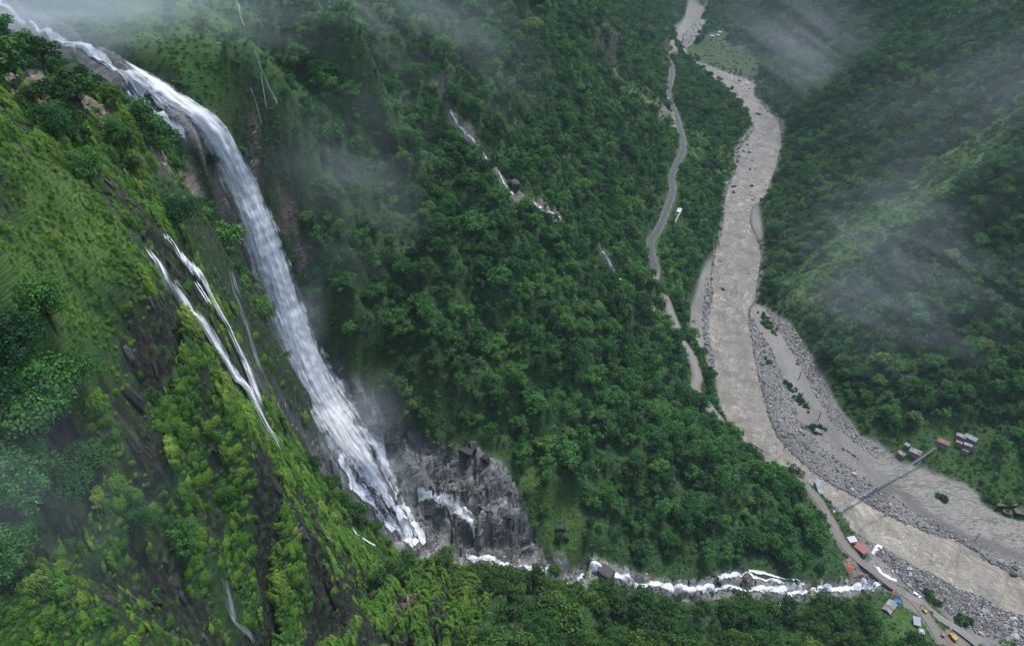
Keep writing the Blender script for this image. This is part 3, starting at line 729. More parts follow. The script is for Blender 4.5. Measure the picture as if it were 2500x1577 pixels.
for k in range(150):
    a = int(RNG.integers(k0, len(fp) - 14)); b = min(len(fp), a + int(RNG.integers(7, 24)))
    off = RNG.uniform(-0.82, 0.82); lift = RNG.uniform(2.2, 5.2)
    pp, ww = fp[a:b].copy(), fwid[a:b]
    pp = pp + LATD[a - k0:b - k0] * (off * ww)[:, None]
    tap = np.sin(np.linspace(0.12, np.pi, b - a)) ** 0.6
    cords.append(sheet(pp, tap * RNG.uniform(0.25, 1.1), lift, 4, False, 40 + k, 0.6, 0.2, tap))
at_home(build_sheets('white_cords', cords, M_CORD, falls), falls)
soft = []
low = []
for k, (o0_, o1_, sc) in enumerate([(-0.55, -0.75, 0.34), (0.05, -0.1, 0.42), (0.55, 0.75, 0.3), (-0.15, 0.4, 0.2)]):
    pp = fp[i_foot - 12:].copy(); ww = fwid[i_foot - 12:]; q_ = np.linspace(0, 1, len(pp))
    pp = pp + LATD[i_foot - 12 - k0:] * ((o0_ + (o1_ - o0_) * q_ + 0.16 * np.sin(q_ * 9 + k * 2)) * ww)[:, None]
    low.append(sheet(pp, ww * sc * (1 + 0.3 * np.sin(q_ * 14 + k)), 0.9, 8, True, 5 + k, 0.5, 0, np.clip(q_ * 5, 0, 1)))
for pts in [[(800,905,26),(850,975,34),(895,1045,30),(935,1100,26),(975,1150,20)], [(828,1150,7),(860,1180,12),(895,1215,14),(925,1245,12)],
            [(985,1165,7),(1020,1160,11),(1055,1178,13),(1085,1200,14),(1112,1222,10)], [(1090,1195,5),(1112,1235,6),(1118,1262,4)], [(815,1080,5),(820,1120,5),(822,1150,4)],
            [(830,1250,6),(850,1265,6),(880,1282,5)], [(968,1225,10),(985,1255,14),(1000,1275,10)]]:
    (soft if pts[0][0] == 800 else low).append(sheet(*course(pts), 0.8, 8, True, 60 + pts[0][0] * 0.01))
at_home(build_sheets('foot_cascades', low, M_RAPID, falls), falls)
at_home(build_sheets('spray_veil', soft, M_THIN, falls), falls)

def small_fall(name, label, lists, mat, lift=0.6):
    root = tag(empty(name, cast(lists[0][0][0], lists[0][0][1])), label, 'waterfall', None, 'structure')
    at_home(build_sheets('water_strand', [sheet(*course(p, 1.0), lift + 0.7 * k, 6, True, 80 + i + 0.01 * p[0][0] + k) for i, p in enumerate(lists) for k in (0, 1)], mat, root), root)
small_fall('twin_waterfall', 'smaller waterfall in two thin strands over the mossy cliff',
    [[(345,600,8),(368,640,11),(400,690,13),(430,722,15),(460,760,16),(492,802,17),(522,850,16),(546,890,14),(576,918,14),(610,990,12),(650,1050,6)],
     [(378,560,2.5),(395,575,4),(420,612,5),(450,640,6),(472,662,7),(482,692,8),(506,732,9),(530,776,9),(555,830,10),(575,870,10),(590,920,9),(602,950,6)],
     [(450,668,2.5),(465,690,2.5),(482,715,2)]], M_TWIN, 1.2)
small_fall('seep_waterfall', 'faint veil of spray sliding down beside the main waterfall', [[(540,640,5),(560,720,8),(585,800,9),(605,870,9)]], M_THIN)
small_fall('ribbon_waterfall', 'thin ribbon falls trickling down the cliff behind the main waterfall',
    [[(555,0,4),(565,35,5),(576,62,4)],[(598,120,3),(612,160,4),(626,195,4),(640,222,3),(650,240,3)],[(588,205,3),(602,245,4),(614,292,4)],[(612,170,2),(620,220,3),(626,255,3)]], M_THIN)
small_fall('slope_stream', 'narrow white stream dropping down the forested slope', [[(1058,258,3),(1062,268,3),(1076,292,4),(1110,326,3.5),(1140,366,3.5),(1166,398,3.5),(1190,440,4),(1206,460,4)],
    [(1236,462,3),(1250,474,4),(1268,488,3.5),(1285,503,4),(1318,515,3)],[(1415,592,2),(1428,612,3),(1440,632,3),(1458,658,3)],[(1480,682,3),(1500,702,3),(1530,722,3),(1560,748,3)]], M_FOAM)
small_fall('trickle_waterfall', 'wispy trickle at the foot of the mossy cliff', [[(522,1365,5),(532,1420,6),(545,1460,7),(572,1482,9),(592,1502,9)]], M_THIN)
def creek_course(pts):
    cc_ = line3(pts, 6); w = [h for h in np.interp(np.linspace(0, 1, len(cc_)), np.linspace(0, 1, len(pts)), RNG.uniform(1.7, 3.6, len(pts)))]
    return resample(cc_, w, 0.9)
crk = [sheet(*creek_course(CREEK[2:-3]), 0.6, 12, True, 30), sheet(*creek_course(CREEK[2:-3]), 1.0, 12, True, 31)]
for pts in [[(2061,1333,8),(2072,1348,10),(2088,1358,10),(2108,1364,7)], [(2050,1302,5),(2062,1288,8),(2072,1282,7)], [(1690,1358,7),(1740,1352,6),(1800,1365,7),(1850,1378,6),(1890,1390,5)],
            [(1760,1340,4),(1800,1348,5),(1850,1362,5),(1890,1372,4)], [(2040,1375,7),(2060,1376,8),(2075,1368,5)]]:
    crk.append(sheet(*course(pts, 0.9), 0.7, 8, True, 33 + pts[0][0] * 0.01))
tag(build_sheets('creek', crk, M_RAPID), 'white foaming creek running from the waterfall to the river', None, None, 'structure')
# ------------------------------------------------------------------ foliage
def leaf_material(name, stops, trans=0.25, rough=0.6, loc_scale=0.02):
    t = NT(name)
    rnd = t.n('ObjectInfo').outputs['Random']
    lv = t.attr('leaf').outputs['Fac']
    reg = t.noise(t.n('ObjectInfo').outputs['Location'], loc_scale, 3).outputs[0]
    f = t.math('ADD', t.math('MULTIPLY', rnd, 0.62), t.mapr(reg, 0.3, 0.7, 0.0, 0.38))
    c = t.ramp(f, stops)
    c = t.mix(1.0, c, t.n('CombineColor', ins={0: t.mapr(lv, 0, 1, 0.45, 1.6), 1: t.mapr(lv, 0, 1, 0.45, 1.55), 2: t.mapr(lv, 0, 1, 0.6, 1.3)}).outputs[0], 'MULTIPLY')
    d = t.n('BsdfDiffuse', ins={'Color': c, 'Roughness': 0.5})
    tr = t.n('BsdfTranslucent', ins={'Color': c})
    gl = t.n('BsdfGlossy', ins={'Color': (0.8, 0.9, 1.0), 'Roughness': rough})
    m1 = t.n('MixShader', ins={0: trans}); t.t.links.new(d.outputs[0], m1.inputs[1]); t.t.links.new(tr.outputs[0], m1.inputs[2])
    m2 = t.n('MixShader', ins={0: 0.014}); t.t.links.new(m1.outputs[0], m2.inputs[1]); t.t.links.new(gl.outputs[0], m2.inputs[2])
    return t.done(m2)
M_TREE = leaf_material('tree_foliage', [(0.0, (0.013, 0.048, 0.015)), (0.25, (0.028, 0.100, 0.025)), (0.5, (0.050, 0.162, 0.033)), (0.75, (0.086, 0.222, 0.042)), (0.9, (0.145, 0.262, 0.052)), (1.0, (0.235, 0.290, 0.085))])
M_WARM = leaf_material('warm_foliage', [(0.0, (0.014, 0.050, 0.014)), (0.3, (0.026, 0.082, 0.016)), (0.6, (0.048, 0.122, 0.020)), (0.85, (0.085, 0.165, 0.024)), (1.0, (0.140, 0.210, 0.030))])  # yellower leaf colour of the tree species on the hill before the creek
M_BUSH = leaf_material('bush_foliage', [(0.0, (0.013, 0.055, 0.018)), (0.4, (0.026, 0.098, 0.024)), (0.75, (0.045, 0.135, 0.028)), (1.0, (0.085, 0.170, 0.036))])
M_TUFT = leaf_material('hanging_grass', [(0.0, (0.036, 0.110, 0.016)), (0.3, (0.078, 0.195, 0.024)), (0.6, (0.130, 0.260, 0.030)), (0.85, (0.200, 0.310, 0.045)), (1.0, (0.290, 0.340, 0.10))], 0.3, 0.6, 0.09)
M_BRIGHT = leaf_material('lush_foliage', [(0.0, (0.035, 0.125, 0.022)), (0.5, (0.080, 0.220, 0.028)), (1.0, (0.160, 0.310, 0.034))], 0.3, 0.6, 0.05)
M_BARK = plain('bark', (0.06, 0.045, 0.032), 0.9, 0.35, 4.0, 0.1)
M_DEAD = plain('dead_wood', (0.10, 0.085, 0.07), 0.9, 0.3, 3.0, 0.1)

def leaf_quads(cen, nor, size, asp=0.62):
    """one small quad per leaf spray"""
    n = len(cen)
    r = RNG.normal(size=(n, 3)); a = np.cross(nor, r); a /= np.linalg.norm(a, axis=1, keepdims=True) + 1e-9
    b = np.cross(nor, a)
    sz = size * RNG.uniform(0.6, 1.35, (n, 1))
    v = np.stack([cen - a * sz * 0.5, cen - b * sz * asp * 0.5 + nor * sz * 0.08, cen + a * sz * 0.5, cen + b * sz * asp * 0.5 + nor * sz * 0.08], 1).reshape(-1, 3)
    return v, np.arange(n * 4).reshape(n, 4)
def crown_mesh(name, rx, rz, nclump, nleaf, size, rng, base=0.25, droop=0.2, flat=0.75):
    cs = []
    for k in range(nclump):
        for _ in range(30):
            d = rng.normal(size=3); d /= np.linalg.norm(d)
            if d[2] < -0.35: d[2] *= -0.6
            r = rng.uniform(0.50, 0.92) if k > 4 else rng.uniform(0, 0.5)
            p = d * r * np.array([rx, rx, rz]); p[:2] *= 1 + 0.25 * math.sin(3 * math.atan2(d[1], d[0]) + rx)
            q = rng.uniform(0.20, 0.36) * rx
            if all(np.linalg.norm(p - c[0]) > 0.42 * (q + c[1]) for c in cs): break
        cs.append((p, q))
    cen, nor, lv = [], [], []
    for p, q in cs:
        m = int(nleaf * (q / (0.28 * rx)) ** 2)
        d = rng.normal(size=(m, 3)); d[:, 2] = d[:, 2] * 0.9 + 0.35; d /= np.linalg.norm(d, axis=1, keepdims=True)
        rr = q * rng.uniform(0.72, 1.08, (m, 1))
        c = p + d * rr * np.array([1, 1, flat])
        nn = d * 0.8 + rng.normal(size=(m, 3)) * 0.42 + np.array([0, 0, 0.35]); nn /= np.linalg.norm(nn, axis=1, keepdims=True)
        cen.append(c); nor.append(nn); lv.append(np.clip(rng.normal(0.5, 0.2, m) + rng.normal(0, 0.12), 0, 1))
    cen = np.concatenate(cen); nor = np.concatenate(nor); lv = np.concatenate(lv)
    v, f = leaf_quads(cen, nor, size)
    v[:, 2] += rz + base * rz
    me = mesh_np(name, v, f)
    set_attr(me, 'leaf', np.repeat(lv, 4))
    return me, cs
def tube_rows(pts, rads, sides=6):
    p = np.array(pts, float); n = len(p)
    t = np.gradient(p, axis=0); t /= np.linalg.norm(t, axis=1, keepdims=True) + 1e-9
    ref = np.array([1.0, 0.3, 0.1]); a = np.cross(t, ref); a /= np.linalg.norm(a, axis=1, keepdims=True) + 1e-9; b = np.cross(t, a)
    an = np.linspace(0, 2 * np.pi, sides, endpoint=False)
    v = p[:, None, :] + (a[:, None, :] * np.cos(an)[None, :, None] + b[:, None, :] * np.sin(an)[None, :, None]) * np.array(rads)[:, None, None]
    ix = np.arange(n * sides).reshape(n, sides); nx = np.roll(ix, -1, axis=1)
    f = np.stack([ix[:-1], nx[:-1], nx[1:], ix[1:]], -1).reshape(-1, 4)
    return v.reshape(-1, 3), f
def join_rows(name, rows, smooth=True):
    co, fs, o = [], [], 0
    for v, f in rows: co.append(v); fs.append(f + o); o += len(v)
    return mesh_np(name, np.concatenate(co), np.concatenate(fs), smooth)
def trunk_mesh(name, cs, rx, rz, base, rng, r0):
    h = rz * (1 + base)
    rows = [tube_rows([(0, 0, -2.0), (0.05 * rx, 0, h * 0.4), (-0.04 * rx, 0.05 * rx, h * 0.9), (0, 0, h * 1.35)], [r0 * 1.25, r0, r0 * 0.7, r0 * 0.25])]
    for p, q in cs[::3]:
        e = np.array([p[0], p[1], p[2] + h]); s = np.array([0, 0, max(0.25 * h, h * 0.5 + 0.3 * p[2])])
        mid = 0.5 * (s + e) + np.array([0, 0, -0.06 * rx])
        rows.append(tube_rows([s, mid, e], [r0 * 0.45, r0 * 0.3, r0 * 0.1], 5))
    return join_rows(name, rows)
NTREE = 8
tree_protos = []
for k in range(NTREE):
    r = np.random.default_rng(100 + k)
    rx = [5.2, 4.4, 5.8, 4.0, 4.8, 5.4, 3.6, 4.6][k]; rz = rx * [0.82, 1.05, 0.72, 1.2, 0.95, 0.8, 1.35, 0.9][k]
    me, cs = crown_mesh('crown', rx, rz, [34, 24, 42, 17, 30, 22, 15, 34][k], 46, [0.85, 0.75, 0.95, 0.7, 0.8, 0.95, 0.7, 0.8][k], r)
    me.materials.append(M_TREE)
    tm = trunk_mesh('trunk', cs, rx, rz, 0.25, r, 0.32); tm.materials.append(M_BARK)
    tree_protos.append((me, tm, rx, rz))
for k in range(NTREE):
    p = tree_protos[k]; wm = p[0].copy(); wm.materials.clear(); wm.materials.append(M_WARM); tree_protos.append((wm, p[1], p[2], p[3]))
NBUSH = 5
bush_protos = []
for k in range(NBUSH):
    r = np.random.default_rng(200 + k)
    me, cs = crown_mesh('bush_crown', 1.7, [1.1, 1.3, 0.9, 1.2, 1.0][k], [11, 13, 10, 14, 12][k], 26, 0.5, r, -0.35, 0.2, 0.8)
    me.materials.append(M_BUSH if k < 3 else M_BRIGHT)
    bush_protos.append(me)
# finer crowns for the few trees close to the lens
near_protos = []
for k in range(3):
    r = np.random.default_rng(300 + k)
    rx = [5.5, 6.2, 4.6][k]; rz = rx * [0.85, 0.75, 1.1][k]
    me, cs = crown_mesh('crown', rx, rz, [52, 60, 46][k], 115, 0.46, r)
    me.materials.append(M_TREE)
    tm = trunk_mesh('trunk', cs, rx, rz, 0.25, r, 0.34); tm.materials.append(M_BARK)
    near_protos.append((me, tm, rx, rz))
# hanging grass: arching blades
def tuft_mesh(name, n, length, width, rng, droop):
    az = rng.uniform(0, 2 * np.pi, n); L = length * rng.uniform(0.55, 1.2, n); el = rng.uniform(0.35, 1.35, n)
    d = np.stack([np.cos(az) * np.cos(el), np.sin(az) * np.cos(el), np.sin(el)], -1)
    root = rng.normal(size=(n, 3)) * np.array([0.22, 0.22, 0.03]) * length
    side = np.stack([-np.sin(az), np.cos(az), 0 * az], -1) * (width * rng.uniform(0.7, 1.3, (n, 1)))
    v = []
    for s, wk in ((0.0, 0.8), (0.45, 1.0), (0.8, 0.7), (1.0, 0.12)):
        c = root + d * (L * s)[:, None] - np.array([0, 0, 1.0]) * (droop * L * s ** 2.2)[:, None]
        v += [c - side * wk * 0.5, c + side * wk * 0.5]
    v = np.stack(v, 1).reshape(-1, 3)
    f = np.concatenate([np.arange(n)[:, None] * 8 + np.array([[2 * j, 2 * j + 1, 2 * j + 3, 2 * j + 2]]) for j in range(3)])
    me = mesh_np(name, v, f)
    set_attr(me, 'leaf', np.repeat(np.clip(rng.normal(0.5, 0.25, n), 0, 1), 8))
    return me
tuft_protos = []
for k in range(2):
    me = tuft_mesh('blades', 110, [0.75, 0.95][k], 0.075, np.random.default_rng(400 + k), [0.5, 0.7][k])
    me.materials.append(M_TUFT); tuft_protos.append(me)
def cushion_mesh(name, n, rng, rx, rz, length, width):
    """grass cushion hanging on a wall: a bulge towards +X with blades drooping over it"""
    th = rng.uniform(-1.5, 1.5, n); ph = rng.uniform(-0.9, 1.35, n)
    d = np.stack([np.cos(th) * np.cos(ph), np.sin(th) * np.cos(ph), np.sin(ph)], -1)
    lump = 1 + 0.35 * np.sin(3 * th + 4 * ph + rx * 9) * np.sin(5 * ph + 2 * th) + 0.16 * rng.normal(size=n)
    root = d * np.array([rx * 0.5, rx, rz]) * lump[:, None]
    L = length * rng.uniform(0.6, 1.3, n)
    az = th + rng.normal(0, 0.7, n); o = np.stack([np.cos(az), np.sin(az), 0.35 + 0 * az], -1); o /= np.linalg.norm(o, axis=1, keepdims=True)
    side = np.stack([-np.sin(az), np.cos(az), 0.2 * rng.normal(size=n)], -1) * (width * rng.uniform(0.7, 1.4, (n, 1)))
    v = []
    for s, wk in ((0.0, 1.0), (0.4, 1.0), (0.75, 0.75), (1.0, 0.15)):
        c = root + o * (0.62 * L * s)[:, None] - np.array([0, 0, 1.0]) * (0.95 * L * s ** 1.8)[:, None]
        v += [c - side * wk * 0.5, c + side * wk * 0.5]
    v = np.stack(v, 1).reshape(-1, 3)
    f = np.concatenate([np.arange(n)[:, None] * 8 + np.array([[2 * j, 2 * j + 1, 2 * j + 3, 2 * j + 2]]) for j in range(3)])
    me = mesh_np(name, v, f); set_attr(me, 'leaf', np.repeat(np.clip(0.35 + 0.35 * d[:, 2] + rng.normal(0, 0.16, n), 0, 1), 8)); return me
for k in range(3):
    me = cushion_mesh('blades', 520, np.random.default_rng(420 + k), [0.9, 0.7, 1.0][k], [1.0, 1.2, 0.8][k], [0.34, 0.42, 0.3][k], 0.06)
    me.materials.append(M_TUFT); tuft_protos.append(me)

# ------------------------------------------------------------------ where things grow
def spread(n_per, xr, yr, cell, rng):
    """jittered grid of plan points"""
    xs = np.arange(xr[0], xr[1], cell); ys = np.arange(yr[0], yr[1], cell)
    X, Y = np.meshgrid(xs, ys)
    X = X + (np.arange(len(ys)) % 2)[:, None] * cell * 0.5
    X = X.ravel() + rng.uniform(-0.48, 0.48, X.size) * cell; Y = Y.ravel() + rng.uniform(-0.48, 0.48, Y.size) * cell
    return X, Y
def in_view(x, y, z, mu=170, mv=170):
    u, v, t = project(x, y, z)
    ok = (u > -mu) & (u < 2408 + mu) & (v > -mv) & (v < 1519 + 1.2 * mv) & (t > 20)
    a = np.arctan2(x, y)
    return ok & (a > A0 + 0.01) & (a < A1 - 0.01)
def seen(x, y, z, margin=6.0):
    """keeps what the ground does not hide from the lens or from a few steps beside it"""
    ok = np.ones(x.shape, bool)
    for f in (0.35, 0.5, 0.62, 0.72, 0.8, 0.86, 0.91, 0.95):
        g = CAM_Z + (z - CAM_Z) * f - H(x * f, y * f)
        ok &= g > -margin - 22 * (1 - f)
    return ok
G_ = lambda m, x, y: Hgrid(m, x, y)
clear = np.minimum.reduce([d_low - 5, d_mid - 4.5, d_up - 6.5, d_far - 6, d_crk - 6.5, d_fal - 11, np.where(d_flat < 1e8, d_flat, 1e3) - 2])
for wp, ww in WATER_PATHS: clear = np.minimum(clear, seg_dist(GX, GY, wp, 20.0)[0] - ww - 1.2)
SITES = [(2257,1028,9),(2281,1036,10),(2278,1051,9),(2216,1044,10),(2150,1066,10),(2118,1070,7),(2132,1049,5),(1924,1152,8),(2000,1274,7),(2021,1297,13),(2089,1431,9),(2152,1466,9),(2165,1486,6),
         (1590,508,14),(1998,1335,7),(2111,1413,6),(2106,1398,8),(2154,1400,8),(2238,1497,11),(2173,1437,6),(2217,1493,6),(1675,86,14),(1694,78,14),(1689,84,14),(2194,1058,6),(1966,1197,6)]
for gl_ in GULLY_LINE: clear = np.minimum(clear, seg_dist(GX, GY, area(gl_), 40.0)[0] - 2.2)
treeclear = np.minimum(clear - 1.5, np.minimum.reduce([d_crk - 12.5, d_low - 9.0]))
treeclear = np.where(z_fal > 296, np.minimum(treeclear, d_fal - 34), treeclear)
for (u_, v_, r_) in SITES:
    p_ = cast(u_, v_); dd_ = np.hypot(GX - p_[0], GY - p_[1]); clear = np.minimum(clear, dd_ - r_ * 0.8); treeclear = np.minimum(treeclear, np.hypot(GX - p_[0], GY - p_[1] + 4) - r_ - 6)
open_ = np.maximum.reduce([m_grass * 0.96, m_rock, m_tan, m_dark * 0.9, m_scree, m_field, m_road])
shrubby = sstep(230, 300, Z) * (1 - near) * sstep(300, 380, np.hypot(GX, GY)) * 0.6       # thinner wood high on the far flank
treeok = np.clip(1 - open_, 0, 1) * (1 - near * 0.93) * (1 - shrubby) * sstep(6.0, 4.0, SLOPE)
patch = fbm2(GX / 45, GY / 30, 3)
treeok = treeok * np.clip(0.95 + 0.9 * patch, 0.28, 1)
rngT = np.random.default_rng(21)
TX, TY = spread(0, (-420, 1050), (60, 2600), 6.3, rngT)
tx2, ty2 = spread(0, (-190, 40), (270, 520), 3.4, rngT)
k = rngT.uniform(size=tx2.size) < np.clip((Hgrid(SLOPE, tx2, ty2) - 1.4) * 0.14, 0, 0.6); TX = np.r_[TX, tx2[k]]; TY = np.r_[TY, ty2[k]]
TZ = H(TX, TY)
k = in_view(TX, TY, TZ); TX, TY, TZ = TX[k], TY[k], TZ[k]
k = (rngT.uniform(size=TX.size) < G_(treeok, TX, TY) * np.clip(0.55 + 0.35 * G_(SLOPE, TX, TY), 0, 1)) & (G_(treeclear, TX, TY) > 1.0)
TX, TY, TZ = TX[k], TY[k], TZ[k]
k = seen(TX, TY, TZ + 8); TX, TY, TZ = TX[k], TY[k], TZ[k]
TS = np.clip(0.42 + rngT.gamma(1.9, 0.25, TX.size), 0.45, 1.9) * np.clip(0.55 + 0.08 * G_(treeclear, TX, TY), 0.5, 1.0)
TV = rngT.integers(0, NTREE, TX.size)
TR = rngT.uniform(0, 6.28, TX.size)
tu, tv, tt = project(TX, TY, TZ + 5 * TS)

def place_tree(proto, loc, rz, sc, label, group, name='broadleaf_tree', tilt=(0, 0)):
    root = empty(name, loc, rz); root.scale = (sc, sc, sc); root.rotation_euler = (tilt[0], tilt[1], rz)
    tag(root, label, 'tree', group)
    c = bpy.data.objects.new('crown', proto[0]); COL.objects.link(c); c.parent = root
    s = bpy.data.objects.new('trunk', proto[1]); COL.objects.link(s); s.parent = root
    return root
# trees that the picture sets apart, one by one
for (u, v, sc, pk, lab) in [
    (90,1010,1.55,1,'large dark tree leaning out of the near slope at the picture edge'),
    (30,880,1.35,0,'dark leafy tree at the picture edge level with the twin waterfall foot'),
    (220,1120,0.9,2,'dark slender tree on the near slope between bush and rock'),
    (150,1180,1.1,1,'rounded dark green tree low on the near spur'),
    (30,1330,0.9,0,'dark tree at the bottom of the picture edge among bright bushes'),
    (330,1240,0.8,0,'dark tree in the gully at the foot of the bare rock patch'),
    (120,760,1.05,2,'dark rounded tree on the bright grassy shoulder'),
    (60,1180,1.3,0,'dark tree low on the near slope beneath the largest tree'),
    (180,920,1.0,0,'dark olive tree beside the bare rock of the mossy cliff'),
    (498,398,0.95,0,'dark tree overhanging the lip of the main waterfall'),
    (415,545,1.35,1,'wide dark tree above the twin waterfall'),
    (440,1290,0.95,2,'dark tree clinging to the foot of the mossy cliff'),
    (280,345,1.0,2,'dark tree in the hollow under the upper rapids'),
    (210,420,0.95,0,'dark tree behind the crest of the grassy shoulder'),
    (130,330,1.0,1,'dark broad tree at the head of the grassy hollow'),
    (640,985,0.5,2,'small leafy tree jutting from the cliff edge beside the twin waterfall'),
    (1302,1350,0.95,2,'dark feathery tree standing in front of the white creek')]:
    p = cast(u, v)
    place_tree(near_protos[pk], (p[0], p[1], p[2] - 1.0), u * 0.01, sc, lab, None)
zone = np.where(TY < 260, 0, np.where(TX < Hgrid(GX * 0, TX, TY) + 0, 1, 1))
ZN = ['broadleaf tree in the wood on the hill this side of the creek', 'broadleaf tree in the forest on the slope between waterfall and river', 'broadleaf tree in the misty forest across the river']
ZG = ['trees on the hill in front of the creek', 'trees on the slope beyond the creek', 'trees across the river']
rx_at = np.interp(TY, [p[1] for p in bank_r[::-1]], [p[0] for p in bank_r[::-1]]) if False else None
cy_ = np.array([p[1] for p in bank_r]); cx_ = np.array([p[0] for p in bank_r]); o_ = np.argsort(cy_)
across = TX > np.interp(TY, cy_[o_], cx_[o_]) + 2
dcr, _, _ = seg_dist(TX, TY, [(*p[:2], 0) for p in creek], 400.0)
def crk_y(x):
    a = np.array(creek)[:, :2]; o = np.argsort(a[:, 0]); return np.interp(x, a[o, 0], a[o, 1])
zone = np.where(across, 2, np.where(TY < crk_y(TX), 0, 1))
app = TS / tt
vis = (tu > 5) & (tu < 2400) & (tv > 5) & (tv < 1515) & seen(TX, TY, TZ + 6, 0.0)
TV = np.where(zone == 0, TV + NTREE, TV)
pick = []
for zn, cnt in ((0, 150), (1, 110), (2, 40)):
    c = np.nonzero(vis & (zone == zn))[0]
    pick += list(c[np.argsort(-app[c])][:cnt])
pick = np.array(pick)
for i in pick:
    place_tree(tree_protos[TV[i]], (TX[i], TY[i], TZ[i] - 0.6), TR[i], TS[i], ZN[zone[i]], ZG[zone[i]])
rest = np.ones(TX.size, bool); rest[pick] = False

def scatter(name, pts, rot, scl, var, objs, label):
    me = bpy.data.meshes.new(name); me.vertices.add(len(pts)); me.vertices.foreach_set('co', np.asarray(pts, np.float32).ravel())
    set_attr(me, 'rot', rot, 'FLOAT_VECTOR'); set_attr(me, 'scl', scl, 'FLOAT_VECTOR'); set_attr(me, 'var', var, 'INT')
    o = link(name, me); tag(o, label, None, None, 'stuff')
    g = bpy.data.node_groups.new(name, 'GeometryNodeTree')
    g.interface.new_socket('Geometry', in_out='INPUT', socket_type='NodeSocketGeometry'); g.interface.new_socket('Geometry', in_out='OUTPUT', socket_type='NodeSocketGeometry')
    N = g.nodes; L = g.links
    gi = N.new('NodeGroupInput'); go = N.new('NodeGroupOutput'); jn = N.new('GeometryNodeJoinGeometry')
    def named(nm, dt):
        a = N.new('GeometryNodeInputNamedAttribute'); a.data_type = dt; a.inputs['Name'].default_value = nm; return a
    ra, sa_, va = named('rot', 'FLOAT_VECTOR'), named('scl', 'FLOAT_VECTOR'), named('var', 'INT')
    er = N.new('FunctionNodeEulerToRotation'); L.new(ra.outputs[0], er.inputs[0])
    for k, ob in enumerate(objs):
        oi = N.new('GeometryNodeObjectInfo'); oi.inputs['Object'].default_value = ob; oi.inputs['As Instance'].default_value = True; oi.transform_space = 'ORIGINAL'
        cmp_ = N.new('FunctionNodeCompare'); cmp_.data_type = 'INT'; cmp_.operation = 'EQUAL'
        L.new(va.outputs[0], [s for s in cmp_.inputs if s.type == 'INT'][0]); [s for s in cmp_.inputs if s.type == 'INT'][1].default_value = k
        ip = N.new('GeometryNodeInstanceOnPoints')
        L.new(gi.outputs[0], ip.inputs['Points']); L.new(cmp_.outputs[0], ip.inputs['Selection']); L.new(oi.outputs['Geometry'], ip.inputs['Instance'])
        L.new(er.outputs[0], ip.inputs['Rotation']); L.new(sa_.outputs[0], ip.inputs['Scale'])
        L.new(ip.outputs[0], jn.inputs[0])
    L.new(jn.outputs[0], go.inputs[0])
    md = o.modifiers.new('scatter', 'NODES'); md.node_group = g
    return o
def first_user(me):
    return next(o for o in COL.objects if o.data is me)
def iso(s): return np.repeat(np.asarray(s)[:, None], 3, 1)
for pr in tree_protos:
    if not any(o.data is pr[0] for o in COL.objects):
        place_tree(pr, (TX[rest][0], TY[rest][0], TZ[rest][0]), 0, 1, ZN[1], ZG[1])
tree_objs = [first_user(p[0]) for p in tree_protos]
scatter('forest', np.stack([TX, TY, TZ - 0.8], -1)[rest], np.stack([0 * TR, 0 * TR, TR], -1)[rest], iso(TS)[rest] * np.stack([1 + 0 * TR, 1 + 0 * TR, rngT.uniform(0.85, 1.2, TR.size)], -1)[rest], TV[rest], tree_objs, 'dense mass of green forest covering the valley slopes')
# bushes and ground cover on every slope
rngB = np.random.default_rng(31)
BX, BY = spread(0, (-420, 1000), (30, 1700), 3.6, rngB)
far_thin = np.clip(420 / np.hypot(BX, BY), 0.28, 1)
k = rngB.uniform(size=BX.size) < far_thin; BX, BY = BX[k], BY[k]
bx3, by3 = spread(0, (-160, -30), (40, 240), 1.6, rngB)
k = rngB.uniform(size=bx3.size) < np.clip(0.2 * Hgrid(near * (1 - 0.8 * m_plateau) * (1 + SLOPE) * (1 - 0.95 * m_dark), bx3, by3) * (0.6 + 1.8 * fbm2(bx3 / 10, by3 / 10, 2)), 0, 0.6); BX = np.r_[BX, bx3[k]]; BY = np.r_[BY, by3[k]]
bx2, by2 = spread(0, (-200, 40), (230, 520), 1.8, rngB)
k = rngB.uniform(size=bx2.size) < np.clip((Hgrid(SLOPE, bx2, by2) - 1.3) * 0.12, 0, 0.5); BX = np.r_[BX, bx2[k]]; BY = np.r_[BY, by2[k]]
BZ = H(BX, BY); k = in_view(BX, BY, BZ, 110, 110); BX, BY, BZ = BX[k], BY[k], BZ[k]
bushok = np.clip(1 - np.maximum.reduce([m_rock * 0.93, m_tan * 0.9, m_dark * 0.85, m_scree * 0.85, m_field * 0.7, m_road, m_grass * 0.42]), 0, 1) * (1 - 0.35 * m_plateau)
k = (rngB.uniform(size=BX.size) < G_(bushok, BX, BY)) & (G_(clear, BX, BY) > -0.6); BX, BY, BZ = BX[k], BY[k], BZ[k]
k = seen(BX, BY, BZ + 2, 3.0); BX, BY, BZ = BX[k], BY[k], BZ[k]
dist = np.hypot(BX, BY)
gB = G_(m_grass, BX, BY)
BS = rngB.uniform(0.45, 1.1, BX.size) * np.clip(dist / 420, 0.5, 1.6) * (1 - 0.45 * gB)
BV = np.where((gB > 0.5) | (dist < 200), np.where(rngB.uniform(size=BX.size) < 0.6, rngB.integers(3, 5, BX.size), rngB.integers(0, 3, BX.size)), np.where(rngB.uniform(size=BX.size) < 0.2, rngB.integers(3, 5, BX.size), rngB.integers(0, 3, BX.size)))
bush_objs = []
